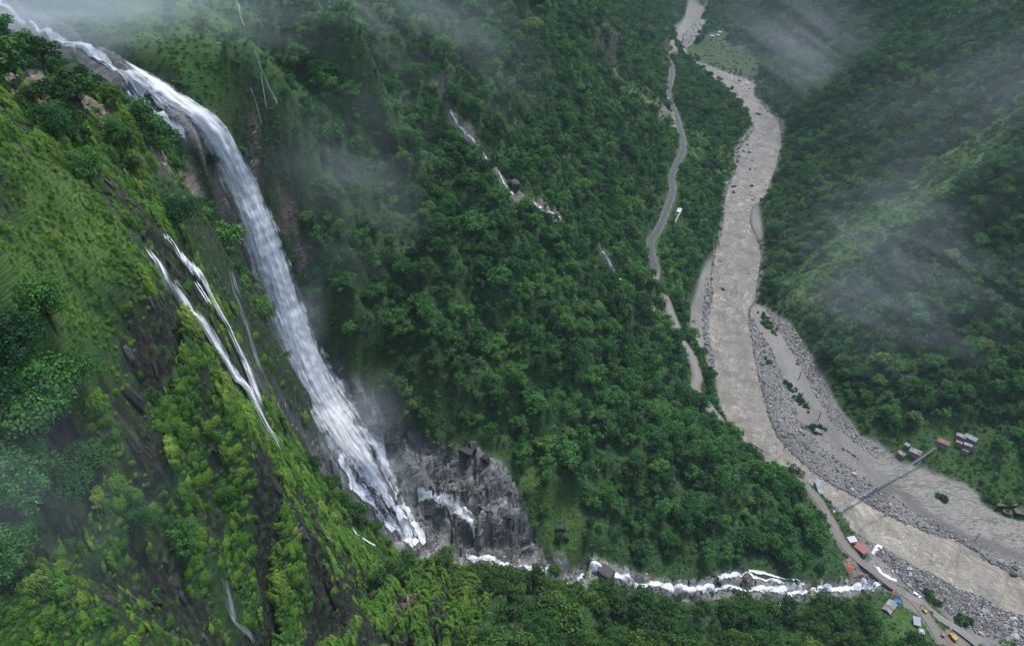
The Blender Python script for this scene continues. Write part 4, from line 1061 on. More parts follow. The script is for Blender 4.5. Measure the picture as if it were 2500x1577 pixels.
for k_, (u, v, sc, lab) in enumerate([(360,940,1.7,'bright green leafy bush growing on the mossy cliff face'), (545,1290,1.6,'rounded lime green bush at the foot of the dark rock rib'),
        (360,1410,1.5,'yellowish leafy bush at the bottom of the near slope'), (2265,1462,2.2,'round green bush beside the lower dirt road'), (1805,768,2.2,'green scrub patch on the upper gravel bar')]):
    p = cast(u, v); o = link('bush', bush_protos[k_]); o.location = p; o.scale = (sc,) * 3
    tag(o, lab, 'bush'); bush_objs.append(o)
scatter('undergrowth', np.stack([BX, BY, BZ - 0.3], -1), np.stack([rngB.normal(0, 0.15, BX.size), rngB.normal(0, 0.15, BX.size), rngB.uniform(0, 6.28, BX.size)], -1), iso(BS), BV, bush_objs, 'green bushes and ferns covering the slopes')
# hanging grass on the near wall and grassy shoulder
rngG = np.random.default_rng(41)
X, Y = spread(0, (-220, 0), (30, 300), 0.62, rngG)
Zg = H(X, Y); k = in_view(X, Y, Zg, 80, 60) & (np.hypot(X, Y) < 300); X, Y, Zg = X[k], Y[k], Zg[k]
sl = G_(SLOPE, X, Y); nr_ = G_(near, X, Y); pl_ = G_(m_plateau, X, Y)
w = np.clip(nr_, 0, 1) * (1 - 0.985 * G_(m_dark, X, Y)) * (1 - G_(m_rock, X, Y)) * np.clip(0.4 + 0.4 * sl, 0.4, 1) * np.clip(0.85 + 1.6 * fbm2(X / 6, Y / 6, 2), 0.05, 1)
k = (rngG.uniform(size=X.size) < w) & (G_(clear, X, Y) > -0.2); X, Y, Zg = X[k], Y[k], Zg[k]
k = seen(X, Y, Zg + 1, 2.0); X, Y, Zg = X[k], Y[k], Zg[k]
sl = G_(SLOPE, X, Y); az = np.arctan2(-G_(DZY, X, Y), -G_(DZX, X, Y))
tuft_objs = []
for k_, (u, v, lab) in enumerate([(200,640,'olive grass tuft on the bright grassy shoulder'), (120,560,'yellow green grass tuft on the crest of the shoulder'),
        (330,880,'olive grass cushion hanging on the mossy cliff'), (270,1180,'pale yellow green grass cushion drooping over bare rock'), (560,1300,'lime grass cushion at the top of the lower rock rib')]):
    p = cast(u, v); o = link('grass_tuft', tuft_protos[k_]); o.location = p; tag(o, lab, 'grass'); tuft_objs.append(o)
upright = (sl < 0.85) | (G_(m_plateau, X, Y) > 0.5)
gv_ = np.where(upright | (rngG.uniform(size=X.size) < 0.3), rngG.integers(0, 2, X.size), rngG.integers(2, 5, X.size))
s = np.where(gv_ < 2, rngG.uniform(0.45, 1.0, X.size), rngG.gamma(1.6, 0.36, X.size) + 0.28) * np.clip(np.hypot(X, Y) / 130, 0.75, 1.4)
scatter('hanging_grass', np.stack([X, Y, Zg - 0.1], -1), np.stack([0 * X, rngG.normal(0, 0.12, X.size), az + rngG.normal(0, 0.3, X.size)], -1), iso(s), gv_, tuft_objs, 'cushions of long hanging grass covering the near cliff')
rngM = np.random.default_rng(51)
X2, Y2 = spread(0, (-420, 700), (130, 1150), 1.7, rngM)
k = rngM.uniform(size=X2.size) < np.clip(350 / np.hypot(X2, Y2), 0.1, 1) * Hgrid(np.maximum(m_grass, 0.06) * (1 - near) * (1 - m_rock) * (1 - m_road), X2, Y2) * np.clip(0.7 + 1.5 * fbm2(X2 / 11, Y2 / 11, 2), 0.1, 1); X2, Y2 = X2[k], Y2[k]
Z2 = H(X2, Y2); k = in_view(X2, Y2, Z2, 60, 60) & (G_(clear, X2, Y2) > -1); X2, Y2, Z2 = X2[k], Y2[k], Z2[k]
k = seen(X2, Y2, Z2 + 1, 2.0); X2, Y2, Z2 = X2[k], Y2[k], Z2[k]
scatter('meadow_grass', np.stack([X2, Y2, Z2], -1), np.stack([0 * X2, 0 * X2, rngM.uniform(0, 6.28, X2.size)], -1), iso(rngM.uniform(0.8, 2.0, X2.size) * np.clip(np.hypot(X2, Y2) / 350, 1, 2.5)), rngM.integers(0, 2, X2.size), tuft_objs, 'rough grass on the open slopes')
print('COUNTS meadow', X2.size, ' trees', TX.size, 'bushes', BX.size, 'tufts', X.size)
# ------------------------------------------------------------------ rocks
def ico(sub=2):
    bm = bmesh.new(); bmesh.ops.create_icosphere(bm, subdivisions=sub, radius=1.0)
    v = np.array([x.co[:] for x in bm.verts]); f = np.array([[x.index for x in q.verts] for q in bm.faces]); bm.free()
    return v, f
ICO2, ICO3 = ico(2), ico(3)
def rock_mesh(name, rng, cuts=9, sq=(1, 0.8, 0.62), src=None, box=False):
    v, f = src or ICO2
    v = v.copy()
    for k in range(cuts):
        d = rng.normal(size=3); d /= np.linalg.norm(d)
        if box and k < 5: d = np.eye(3)[k % 3] * (1 if k < 3 else -1) + rng.normal(size=3) * 0.1; d /= np.linalg.norm(d)
        h = rng.uniform(0.5, 0.82)
        s = v @ d; v = np.where((s > h)[:, None], v - (s - h)[:, None] * d, v)
    v = v * np.array(sq) * (1 + 0.05 * rng.normal(size=(len(v), 1)))
    return mesh_np(name, v, f)
def stone_material(name, stops, moss=0.0):
    t = NT(name); P = t.n('TexCoord').outputs['Object']; rnd = t.n('ObjectInfo').outputs['Random']
    c = t.ramp(rnd, stops)
    n = t.noise(P, 1.7, 5, 0.7).outputs[0]
    c = t.mix(t.mapr(n, 0.35, 0.7), t.mix(0.5, c, (0.02, 0.02, 0.02)), c)
    if moss: c = t.mix(t.mapr(t.noise(P, 0.9, 3).outputs[0], 0.5, 0.62, 0, moss), c, (0.04, 0.07, 0.02))
    return t.done(t.bsdf(c, 0.75, t.bump(n, 0.6, 0.15), 0.3))
M_STONE = stone_material('river_stone', [(0, (0.09, 0.088, 0.083)), (0.35, (0.20, 0.196, 0.185)), (0.7, (0.33, 0.325, 0.31)), (1, (0.55, 0.545, 0.52))])
M_DARKROCK = stone_material('dark_rock', [(0, (0.030, 0.026, 0.025)), (0.5, (0.055, 0.05, 0.05)), (1, (0.095, 0.09, 0.085))], 0.25)
M_GREYROCK = stone_material('grey_slab', [(0, (0.075, 0.077, 0.078)), (0.4, (0.14, 0.14, 0.138)), (0.75, (0.21, 0.205, 0.20)), (1, (0.29, 0.28, 0.265))], 0.25)
M_TANROCK = stone_material('tan_rock', [(0, (0.12, 0.09, 0.07)), (0.5, (0.22, 0.175, 0.135)), (1, (0.36, 0.31, 0.25))], 0.25)
rocks = [rock_mesh('boulder', np.random.default_rng(500 + k), 10) for k in range(6)]
for r_ in rocks: r_.materials.append(M_STONE)
blocks = [rock_mesh('block', np.random.default_rng(520 + k), 11, (1, 0.75, 0.7), None, True) for k in range(4)]
for r_ in blocks: r_.materials.append(M_DARKROCK)
slabs = [rock_mesh('slab', np.random.default_rng(540 + k), 12, (1, 0.62, 0.34), None, True) for k in range(6)]
for r_ in slabs: r_.materials.append(M_GREYROCK)
def put_rock(name, me, loc, size, rot, label, group=None, cat='boulder'):
    o = bpy.data.objects.new(name, me); COL.objects.link(o); o.location = loc; o.scale = size if hasattr(size, '__len__') else (size,) * 3; o.rotation_euler = rot
    return tag(o, label, cat, group)
rngR = np.random.default_rng(61)
for (u, v, wpx, me, lab) in [
    (1095,1064,40,blocks[0],'big dark square boulder on the grass above the grey rock face'), (1142,1080,34,blocks[1],'tall dark boulder standing right of the big square boulder'),
    (1113,1046,30,blocks[2],'dark flat boulder half hidden behind the big square boulder'), (1058,1050,22,blocks[3],'small dark boulder left of the big square boulder'),
    (1209,437,42,blocks[1],'grey cracked rock beside the narrow slope stream'), (1318,1243,28,blocks[0],'dark boulder on the green slope above the creek bend'),
    (1328,1262,26,blocks[2],'lower dark boulder on the green slope above the creek bend'), (1425,1352,56,blocks[3],'long black boulder splitting the white creek'),
    (1726,441,16,blocks[0],'dark wedge rock at the left side of the river rapids'), (1768,439,16,blocks[1],'dark rounded rock in the middle of the river rapids'),
    (1724,454,14,blocks[2],'low dark rock under the wedge rock in the river'), (1761,644,14,rocks[1],'pale rock in midstream beside the green bank'),
    (2114,1299,15,rocks[2],'tall tan rock standing in the lower river near the left bank'), (2382,1351,16,blocks[0],'black boulder at the water edge below the lower gravel bar'),
    (1673,53,16,blocks[1],'dark boulder on the far gravel bar upstream'), (2308,1131,18,blocks[2],'black boulder on the green slope right of the footbridge'),
    (2352,1318,17,rocks[0],'large pale boulder at the tip of the lower gravel bar'), (2366,1326,14,rocks[3],'second pale boulder at the tip of the lower gravel bar'),
    (2385,1334,15,rocks[4],'flat pale boulder at the tip of the lower gravel bar'), (335,555,36,blocks[1],'black rock at the lip of the twin waterfall'),
    (140,268,26,blocks[3],'grey rock in the scree below the upper rapids'), (390,310,46,blocks[2],'dark wet rock between the two upper rapids')]:
    p = cast(u, v); t_ = project(*p)[2]; sz = wpx * KD / FOC * t_ * 0.56
    put_rock('boulder', me, (p[0], p[1], p[2] + sz * 0.2), (sz, sz, sz), (rngR.normal(0, 0.12), rngR.normal(0, 0.12), rngR.uniform(0, 6.28)), lab)
rk_spots = [(1752,322),(1744,336),(1757,341),(1738,347),(1748,355),(1762,358),(1742,368),(1755,372),(1768,377),(1764,398),(1776,398),(1766,458),(1774,464),(1771,470),(1727,404),(1722,412),(1756,196),(1748,201),(1739,190),(1720,186),(1762,208),(1804,262),(1783,268),(1700,680),(1692,612)]
for (u, v) in rk_spots:
    p = Pr(u, v); sz = float(rngR.uniform(1.6, 4.2)) * (1.4 if v < 280 else 1.0)
    put_rock('boulder', (blocks + rocks[:2])[int(rngR.integers(0, 6))], (p[0], p[1], p[2] + 0.1 * sz), (sz * 1.3, sz, sz * 0.7), (0, 0, float(rngR.uniform(0, 6.28))), 'dark boulder breaking the surface of the river rapids', 'boulders in the river rapids')
# boulders on the gravel bars and along the creek
def in_area(polys, n, rng, pad=0.0):
    out = []
    for poly, cnt in zip(polys, n):
        a = np.array(poly)[:, :2]; lo, hi = a.min(0), a.max(0)
        got = 0
        for _ in range(60):
            x = rng.uniform(lo[0], hi[0], 4000); y = rng.uniform(lo[1], hi[1], 4000)
            k = inside(x, y, poly) & in_view(x, y, H(x, y), 40, 40); x, y = x[k], y[k]
            out.append(np.stack([x, y], -1)[:cnt - got]); got += min(len(x), cnt - got)
            if got >= cnt: break
    return np.concatenate(out)
STONY = [[Pr(*p, 1.2) for p in q] for q in (
    [(1758,727),(1769,829),(1795,935),(1826,1026),(1878,1082),(1969,1149),(2049,1190),(2125,1229),(2214,1260),(2289,1295),(2384,1354),(2408,1358),(2408,1330),(2330,1290),(2240,1246),(2160,1205),(2090,1160),(2000,1100),(1930,1050),(1880,980),(1850,900),(1815,820)],
    [(2030,1268),(2106,1304),(2195,1350),(2308,1400),(2408,1452),(2408,1519),(2300,1490),(2230,1440),(2150,1390),(2100,1340),(2070,1310)],
    [(1662,640),(1672,690),(1666,740),(1668,800),(1682,869),(1660,840),(1650,760)],
    [(1645,45),(1612,80),(1612,108),(1640,94),(1656,60)],[(1770,305),(1736,352),(1733,388),(1728,360),(1745,325)],
    [(1800,725),(1861,765),(1914,845),(1970,956),(2020,1022),(2090,1060),(2060,1080),(1960,1000),(1890,880),(1840,790)])]
bw = np.array([p[:2] for p in in_area(STONY, [150, 110, 22, 10, 12, 46], np.random.default_rng(62))])
wl = ['pale boulder strewn among the stones of the gravel bars beside the river']
o0 = None
stone_objs = []
bsz = np.random.default_rng(63).gamma(1.1, 0.62, len(bw)) + 0.6
for i in np.argsort(-bsz)[:195]:
    x, y = bw[i]; z = float(H(x, y)); s_ = min(bsz[i], 3.2) * (1.5 if y > 1000 else 1.0)
    o = put_rock('boulder', rocks[i % 6], (x, y, z + s_ * 0.12), (s_, s_, s_), (rngR.normal(0, 0.25), rngR.normal(0, 0.25), rngR.uniform(0, 6.28)), wl[0], 'boulders on the gravel bars')
    if len(stone_objs) < 6 and all(o.data is not q.data for q in stone_objs): stone_objs.append(o)
gx = in_area(STONY, [9000, 7500, 1300, 500, 350, 4500], np.random.default_rng(64)); rg_ = np.random.default_rng(65)
bankpts = []
for L_, sgn in ((bank_l, 1), (bank_r, -1)):
    a = np.array(smooth_line(L_, 8)); k = rg_.integers(0, len(a), 2600)
    bankpts.append(a[k][:, :2] + rg_.normal(0, 1.7, (2600, 2)))
ck = np.array(creek); k = rg_.integers(0, len(ck), 1500); bankpts.append(ck[k][:, :2] + rg_.normal(0, 5.0, (1500, 2)))
sc_pts = []
for sp, n_ in zip([SCREE_POLYS[0], SCREE_POLYS[1], SCREE_POLYS[2], SCREE_POLYS[3], SCREE_POLYS[5], SCREE_POLYS[6]], [260, 260, 90, 120, 120, 300]):
    sc_pts.append(in_area([area(sp)], [n_], rg_))
gx = np.concatenate([gx] + bankpts + sc_pts); gz = H(gx[:, 0], gx[:, 1])
k = in_view(gx[:, 0], gx[:, 1], gz, 60, 60) & (gz > zriver(gx[:, 1]) - 0.9); gx, gz = gx[k], gz[k]
gs_ = np.clip(rg_.gamma(0.9, 0.34, len(gx)) + 0.14, 0, 1.7) * np.clip(gx[:, 1] / 500, 0.9, 2)
scatter('gravel', np.c_[gx, gz + gs_ * 0.1], rg_.uniform(0, 6.28, (len(gx), 3)), iso(gs_), rg_.integers(0, 6, len(gx)), stone_objs, 'loose grey stones and gravel along the river and creek')
# creek boulders
for i in range(52):
    q = ck[int(rngR.integers(4, len(ck) - 6))]; off = rngR.normal(0, 4.5, 2); x, y = q[0] + off[0], q[1] + off[1]; s_ = rngR.uniform(0.8, 2.3)
    put_rock('boulder', (blocks + rocks[:3])[i % 7], (x, y, float(H(x, y)) + 0.2 * s_), (s_, s_, s_ * 0.9), tuple(rngR.uniform(0, 6.28, 3)), 'wet boulder in or beside the foaming creek', 'boulders along the creek')
# slabs of the bare face below the falls
face = empty('cliff_face', cast(1150, 1200)); tag(face, 'bare grey cracked rock face between the waterfall foot and the creek', 'rock face')
fa = area(ROCK_FACE)
dirn = math.atan2(fall[-1][1] - fall[-20][1], fall[-1][0] - fall[-20][0])
def slab_on(parent, x, y, s_, mats=None, me=None, turn=None, name='slab'):
    z = float(H(x, y)); n = Vector(normal_at(np.array([x]), np.array([y]))[0])
    q = n.to_track_quat('Z', 'Y').to_matrix().to_4x4()
    o = bpy.data.objects.new(name, me or slabs[int(rngR.integers(0, 6))]); COL.objects.link(o)
    o.parent = parent
    m = Matrix.Translation(Vector((x, y, z)) + n * s_ * 0.02 - parent.location) @ q @ Matrix.Rotation((turn if turn is not None else rngR.normal(0.5, 0.3)), 4, 'Z') @ Matrix.Rotation(rngR.normal(0, 0.14), 4, 'X') @ Matrix.Diagonal((s_ * rngR.uniform(0.9, 1.6), s_ * rngR.uniform(0.6, 1.0), s_ * rngR.uniform(0.6, 1.1), 1))
    o.matrix_basis = m
    return o
pts = in_area([fa], [190], np.random.default_rng(66))
for (x, y) in pts: slab_on(face, float(x), float(y), float(np.random.default_rng(int(abs(x * 97 + y * 31))).uniform(1.3, 4.2)))
pile = empty('rubble_pile', cast(965, 1425)); tag(pile, 'heap of broken brown rock slabs among the bushes near the cliff foot', 'rubble')
for (x, y) in in_area([area([(935,1395),(980,1400),(1000,1455),(960,1460),(935,1430)])], [46], np.random.default_rng(67)): slab_on(pile, float(x), float(y), float(rngR.uniform(0.7, 1.7)), name='stone')
for nm, lab, poly, cnt in [('rock_outcrop','tan rock strip on the cliff just right of the main waterfall lip', TAN_POLYS[0], 16),
        ('rock_outcrop','tan cracked rock outcrop right of the middle of the main waterfall', TAN_POLYS[1], 16), ('rock_outcrop','small tan outcrop higher on the cliff right of the falls', TAN_POLYS[2], 9),
        ('rock_outcrop','tan and grey rock wall along the left edge of the lower falls', ROCK_POLYS[1], 40), ('rock_outcrop','pale rock ledge at the bottom edge among the bushes', TAN_POLYS[4], 8)]:
    r0 = empty(nm, cast(*poly[0])); tag(r0, lab, 'rock')
    for (x, y) in in_area([area(poly)], [cnt], np.random.default_rng(int(68 + poly[0][0]))):
        o = slab_on(r0, float(x), float(y), float(rngR.uniform(0.9, 2.3)))
        o.material_slots[0].link = 'OBJECT'; o.material_slots[0].material = M_TANROCK

# ledges of bare rock in the furrows of the near wall
mc = empty('mossy_cliff', cast(480, 1000)); tag(mc, 'dark bare rock ledges showing through the moss of the near cliff', 'cliff')
wx_, wy_ = spread(0, (-130, -40), (50, 200), 1.5, rngR); wz_ = H(wx_, wy_)
k = (Hgrid(m_dark * near, wx_, wy_) > 0.55) & in_view(wx_, wy_, wz_, 10, 10) & seen(wx_, wy_, wz_, 1.0); wx_, wy_ = wx_[k], wy_[k]
for i in rngR.permutation(len(wx_))[:230]:
    o = slab_on(mc, float(wx_[i]), float(wy_[i]), float(rngR.gamma(3, 0.45) + 0.5), turn=float(rngR.normal(1.57, 0.25)))
    o.material_slots[0].link = 'OBJECT'; o.material_slots[0].material = M_DARKROCK
# ------------------------------------------------------------------ roads
def road_mesh(path, hw, lift, thick=0.35):
    p, w = resample(path, [hw] * len(path), 2.0)
    tn = np.gradient(p, axis=0); pl = tn[:, :2] / (np.linalg.norm(tn[:, :2], axis=1, keepdims=True) + 1e-9)
    lat = np.stack([-pl[:, 1], pl[:, 0], 0 * pl[:, 0]], -1)
    jit = 0.18 * fbm2(np.arange(len(p)) / 3.0, np.zeros(len(p)), 2)
    prof = [(-hw, -thick), (-hw, 0), (-hw * 0.5, 0.06), (0, 0.1), (hw * 0.5, 0.06), (hw, 0), (hw, -thick)]
    v = np.stack([p + lat * (a + (jit[:, None] if abs(a) == hw else 0)) + np.array([0, 0, lift + b]) for a, b in prof], 1)
    n, m = len(p), len(prof); ix = np.arange(n * m).reshape(n, m)
    f = np.stack([ix[:-1, :-1], ix[:-1, 1:], ix[1:, 1:], ix[1:, :-1]], -1).reshape(-1, 4)
    me = mesh_np('road', v.reshape(-1, 3), f)
    s_ = np.r_[0, np.cumsum(np.linalg.norm(np.diff(p, axis=0), axis=1))]
    set_attr(me, 'uvm', np.stack([np.broadcast_to(np.array([a for a, _ in prof])[None], (n, m)), np.broadcast_to(s_[:, None], (n, m)), np.zeros((n, m))], -1), 'FLOAT_VECTOR')
    return me
def asphalt(name, c0, c1, edge):
    t = NT(name); uv = t.attr('uvm').outputs['Vector']; x = t.n('SeparateXYZ', ins={0: uv}).outputs[0]
    n = t.noise(t.scaled(uv, (0.9, 0.12, 1)), 1.0, 5, 0.65).outputs[0]
    c = t.mix(t.mapr(n, 0.35, 0.68), c0, c1)
    trk = t.math('ABSOLUTE', t.math('SUBTRACT', t.math('ABSOLUTE', x), 1.1))
    c = t.mix(t.mapr(trk, 0.0, 0.5, 0.35, 0.0), c, c1)
    e = t.math('ADD', t.math('ABSOLUTE', x), t.math('MULTIPLY', n, 1.2))
    c = t.mix(t.mapr(e, 3.2, 3.9), c, edge)
    return t.done(t.bsdf(c, 0.7, t.bump(t.noise(uv, 4.0, 3).outputs[0], 0.3, 0.05), 0.3))
M_ASPH = asphalt('asphalt', (0.040, 0.044, 0.056), (0.068, 0.073, 0.086), (0.10, 0.10, 0.085))
M_TRACK = asphalt('track_gravel', (0.14, 0.135, 0.125), (0.22, 0.21, 0.19), (0.16, 0.15, 0.12))
M_DIRT = asphalt('dirt_road_surface', (0.12, 0.105, 0.09), (0.19, 0.17, 0.15), (0.12, 0.10, 0.08))
tag(link('asphalt_road', road_mesh(road_up[4:], 3.0, 0.3), None, M_ASPH), 'narrow grey asphalt road winding along the valley side', None, None, 'structure')
tag(link('road_end', road_mesh(road_up[:6], 3.4, 0.28), None, M_TRACK), 'washed out pale gravel end of the asphalt road', None, None, 'structure')
tag(link('gravel_road', road_mesh(road_mid, 2.8, 0.3), None, M_TRACK), 'grey gravel road above the left river bank', None, None, 'structure')
tag(link('dirt_road', road_mesh(road_low, 2.5, 0.3), None, M_DIRT), 'brown dirt road along the lower left river bank', None, None, 'structure')
tag(link('far_road', road_mesh(road_far, 3.4, 0.4), None, M_DIRT), 'tan dirt hairpin where the road rounds the far spur', None, None, 'structure')
spur = smooth_line([Pz(2130,1398,8.3), Pz(2175,1425,6), Pz(2215,1455,5), Pz(2255,1480,4.5), Pz(2300,1515,4)], 6)
spur = [(q[0], q[1], max(q[2], float(H(q[0], q[1])) + 0.1)) for q in spur]
tag(link('dirt_track', road_mesh(spur, 2.4, 0.3), None, M_TRACK), 'grey dirt track branching down to the stony bank', None, None, 'structure')
M_WHITE = plain('white_paint', (0.45, 0.45, 0.44), 0.6, 0.12, 1.0)
def bx(rows, c, s, rz=0.0):
    """box rows for mesh: centre, size, turn about z"""
    x, y, z = (k / 2 for k in s)
    v = np.array([(-x, -y, -z), (x, -y, -z), (x, y, -z), (-x, y, -z), (-x, -y, z), (x, -y, z), (x, y, z), (-x, y, z)])
    cr, sr = math.cos(rz), math.sin(rz)
    v = np.stack([v[:, 0] * cr - v[:, 1] * sr, v[:, 0] * sr + v[:, 1] * cr, v[:, 2]], -1) + np.array(c)
    rows.append((v, np.array([(0, 3, 2, 1), (4, 5, 6, 7), (0, 1, 5, 4), (1, 2, 6, 5), (2, 3, 7, 6), (3, 0, 4, 7)])))
    return rows
def part(name, rows, mat, parent, smooth=False):
    return link(name, join_rows(name, rows, smooth), parent, mat)
M_CONC = plain('concrete', (0.36, 0.35, 0.33), 0.85, 0.2, 1.0)
for i, (u, v) in enumerate([(1585,391),(1583.5,399),(1573.5,413),(1577,449)]):
    p = cast(u, v); r0 = empty('roadside_post', p); tag(r0, ['first','second','third','fourth'][i] + ' whitewashed marker post from the far end along the asphalt road edge', 'post', 'marker posts along the asphalt road')
    part('post', bx([], (0, 0, 0.6), (0.55, 0.55, 1.4)), M_WHITE, r0); part('cap', bx([], (0, 0, 1.38), (0.7, 0.7, 0.18)), M_CONC, r0)

# ------------------------------------------------------------------ sheds and houses
def tin(name, c0, c1, patch):
    t = NT(name); P = t.n('TexCoord').outputs['Object']; rnd = t.n('ObjectInfo').outputs['Random']
    n = t.noise(P, 0.8, 4, 0.6).outputs[0]
    c = t.mix(rnd, c0, c1)
    c = t.mix(t.mapr(n, 0.45, 0.65, 0, 0.75), c, patch)
    w = t.n('TexWave', ins={'Vector': P, 'Scale': 2.5}).outputs[0]
    return t.done(t.bsdf(c, 0.55, t.bump(w, 0.4, 0.06), 0.4))
M_TIN = tin('tin_grey', (0.19, 0.20, 0.215), (0.31, 0.325, 0.34), (0.20, 0.19, 0.18))
M_RUST = tin('tin_rust', (0.19, 0.075, 0.05), (0.27, 0.12, 0.075), (0.20, 0.16, 0.14))
M_REDROOF = tin('tin_red', (0.24, 0.055, 0.06), (0.36, 0.085, 0.085), (0.26, 0.10, 0.10))
M_BLUETIN = tin('tin_pale', (0.22, 0.25, 0.29), (0.32, 0.35, 0.39), (0.24, 0.26, 0.30))
M_WALL = plain('mud_wall', (0.22, 0.18, 0.14), 0.9, 0.25, 0.8)
M_STONEW = plain('stone_wall', (0.20, 0.19, 0.18), 0.9, 0.3, 1.4)
M_DOOR = plain('plank_door', (0.07, 0.05, 0.035), 0.8, 0.3, 2.0)
M_GLASS = plain('dark_pane', (0.02, 0.025, 0.03), 0.2, 0.1, 1.0, 0.5)
def shed(name, u0, v0, u1, v1, width, h, mats, label, kind='gable', wall=None, cat='shed', group=None, zlift=0.0, wins=1):
    a, b = Vector(cast(u0, v0)), Vector(cast(u1, v1))
    d = b - a; L = max(math.hypot(d.x, d.y), 2.0); rz = math.atan2(d.y, d.x)
    cx, cy = 0.5 * (a.x + b.x), 0.5 * (a.y + b.y)
    cs = [(cx + math.cos(rz) * i * L / 2 - math.sin(rz) * j * width / 2, cy + math.sin(rz) * i * L / 2 + math.cos(rz) * j * width / 2) for i in (-1, 1) for j in (-1, 1)]
    zs = [float(H(*c)) for c in cs]; z0 = 0.5 * (max(zs) + sum(zs) / 4) + zlift
    dz = z0 - min(zs) + 0.4
    r0 = empty(name, (cx, cy, z0), rz); tag(r0, label, cat, group)
    part('plinth', bx([], (0, 0, -dz / 2), (L + 0.5, width + 0.5, dz)), M_STONEW, r0)
    part('wall', bx([], (0, 0, h / 2), (L, width, h)), wall or M_WALL, r0)
    dr = part('door', bx([], (-L * 0.15, -width / 2 - 0.03, 0.95), (0.95, 0.08, 1.9)), M_DOOR, r0); part('handle', bx([], (-L * 0.15 + 0.35, -width / 2 - 0.1, 0.95), (0.08, 0.08, 0.2)), M_STONEW, dr)
    for k in range(wins):
        xw = L * (0.12 + 0.24 * k)
        wn_ = part('window', bx([], (xw, -width / 2 - 0.03, h * 0.58), (0.95, 0.07, 0.85)), M_DOOR, r0); part('pane', bx([], (xw, -width / 2 - 0.075, h * 0.58), (0.72, 0.04, 0.62)), M_GLASS, wn_)
    n = max(3, int(L / 1.9)); ov = 0.5; pl = (L + 2 * ov) / n
    rise = width * (0.24 if kind == 'gable' else 0.16)
    for k in range(n):
        x = -L / 2 - ov + pl * (k + 0.5); g = 0.012 * (k % 2)
        for sd_ in ((-1, 1) if kind == 'gable' else (1,)):
            if kind == 'gable': y0, z_0, y1, z_1 = 0.0, h + rise, sd_ * (width / 2 + ov), h - rise * 0.22
            else: y0, z_0, y1, z_1 = width / 2 + ov, h + rise, -width / 2 - ov, h - 0.05
            q = np.array([(x - pl / 2, y0, z_0 + g), (x + pl / 2, y0, z_0 + g), (x + pl / 2, y1, z_1 + g), (x - pl / 2, y1, z_1 + g)])
            v = np.concatenate([q, q + np.array([0, 0, 0.07])])
            part('roof_sheet', [(v, np.array([(0, 1, 2, 3), (7, 6, 5, 4), (0, 4, 5, 1), (1, 5, 6, 2), (2, 6, 7, 3), (3, 7, 4, 0)]))], mats[(k * 7 + (3 if sd_ > 0 else 0)) % len(mats)] if len(mats) > 1 else mats[0], r0)
    if kind == 'gable':
        for e in (-1, 1):
            v = np.array([(e * L / 2, -width / 2, h), (e * L / 2, width / 2, h), (e * L / 2, 0, h + rise), (e * (L / 2 - 0.15), -width / 2, h), (e * (L / 2 - 0.15), width / 2, h), (e * (L / 2 - 0.15), 0, h + rise)])
            link('gable', mesh_np('gable', v, np.array([(0, 1, 2), (3, 5, 4), (0, 2, 5), (0, 5, 3), (1, 4, 5), (1, 5, 2)])), r0, wall or M_WALL)
    return r0
shed('tin_shed', 2248,1024,2267,1033, 3.6, 2.4, [M_TIN], 'grey tin roof shed, upper one of the cluster beyond the bridge')
shed('tin_shed', 2268,1028,2293,1041, 4.4, 2.6, [M_TIN], 'longest grey tin roof shed at the top of the cluster beyond the bridge')
shed('tin_shed', 2265,1047,2291,1055, 3.2, 2.2, [M_TIN, M_TIN, M_GLASS], 'patchy grey shed below the two grey sheds beyond the bridge')
shed('tin_shed', 2247,1040,2260,1045, 2.6, 2.0, [M_RUST], 'small rusty lean-to squeezed between the grey sheds', 'lean')
shed('tin_shed', 2263,1058,2275,1062, 3.0, 1.4, [M_RUST], 'collapsed brown roof under the grey shed cluster', 'lean', wins=0)
shed('rust_house', 2203,1037,2228,1050, 4.6, 2.4, [M_RUST], 'long rust orange roofed house just above the bridge end', wall=M_STONEW, cat='house', wins=2)
shed('rust_house', 2139,1060,2162,1072, 5.0, 2.4, [M_TIN, M_RUST, M_TIN, M_RUST, M_RUST], 'half grey half rusty roofed house left of the bridge end', wall=M_STONEW, cat='house', wins=2)
shed('rust_house', 2111,1065,2125,1074, 3.0, 2.0, [M_RUST, M_TIN], 'small striped rusty shed at the edge of the gravel bar')
shed('tin_shed', 2128,1047,2136,1051, 2.6, 2.0, [M_TIN], 'tiny grey shed above the striped rusty shed')
shed('bar_hut', 1917,1013,1934,1018, 3.8, 2.0, [M_TIN, M_TIN, M_RUST], 'lone grey hut among bushes on the gravel bar')
shed('narrow_shed', 1917,1142,1930,1162, 2.8, 2.2, [M_TIN], 'long narrow pale roofed shed on the bank left of the bridge', 'lean')
shed('white_hut', 1995,1271,2006,1277, 3.4, 2.4, [M_WHITE], 'small white hut beside the red roofed house', 'lean', M_WHITE, 'hut')
red = shed('red_roof_house', 2011,1284,2031,1307, 4.6, 2.6, [M_REDROOF], 'long red roofed house beside the dirt road', 'lean', M_STONEW, 'house', wins=3)
shed('patched_shed', 2083,1438,2095,1424, 4.4, 2.2, [M_TIN, M_RUST, M_TIN], 'patched white and rust roofed shed above the dirt road junction')
shed('flat_roof_shed', 2146,1463,2158,1468, 4.8, 2.4, [M_BLUETIN], 'pale blue grey flat roofed shed on the grassy bank by the dirt road', 'lean', M_STONEW)
shed('tin_shed', 2161,1484,2170,1488, 2.0, 1.2, [M_WHITE, M_TIN], 'tumbled white tin sheets below the flat roofed shed', 'lean', wins=0)
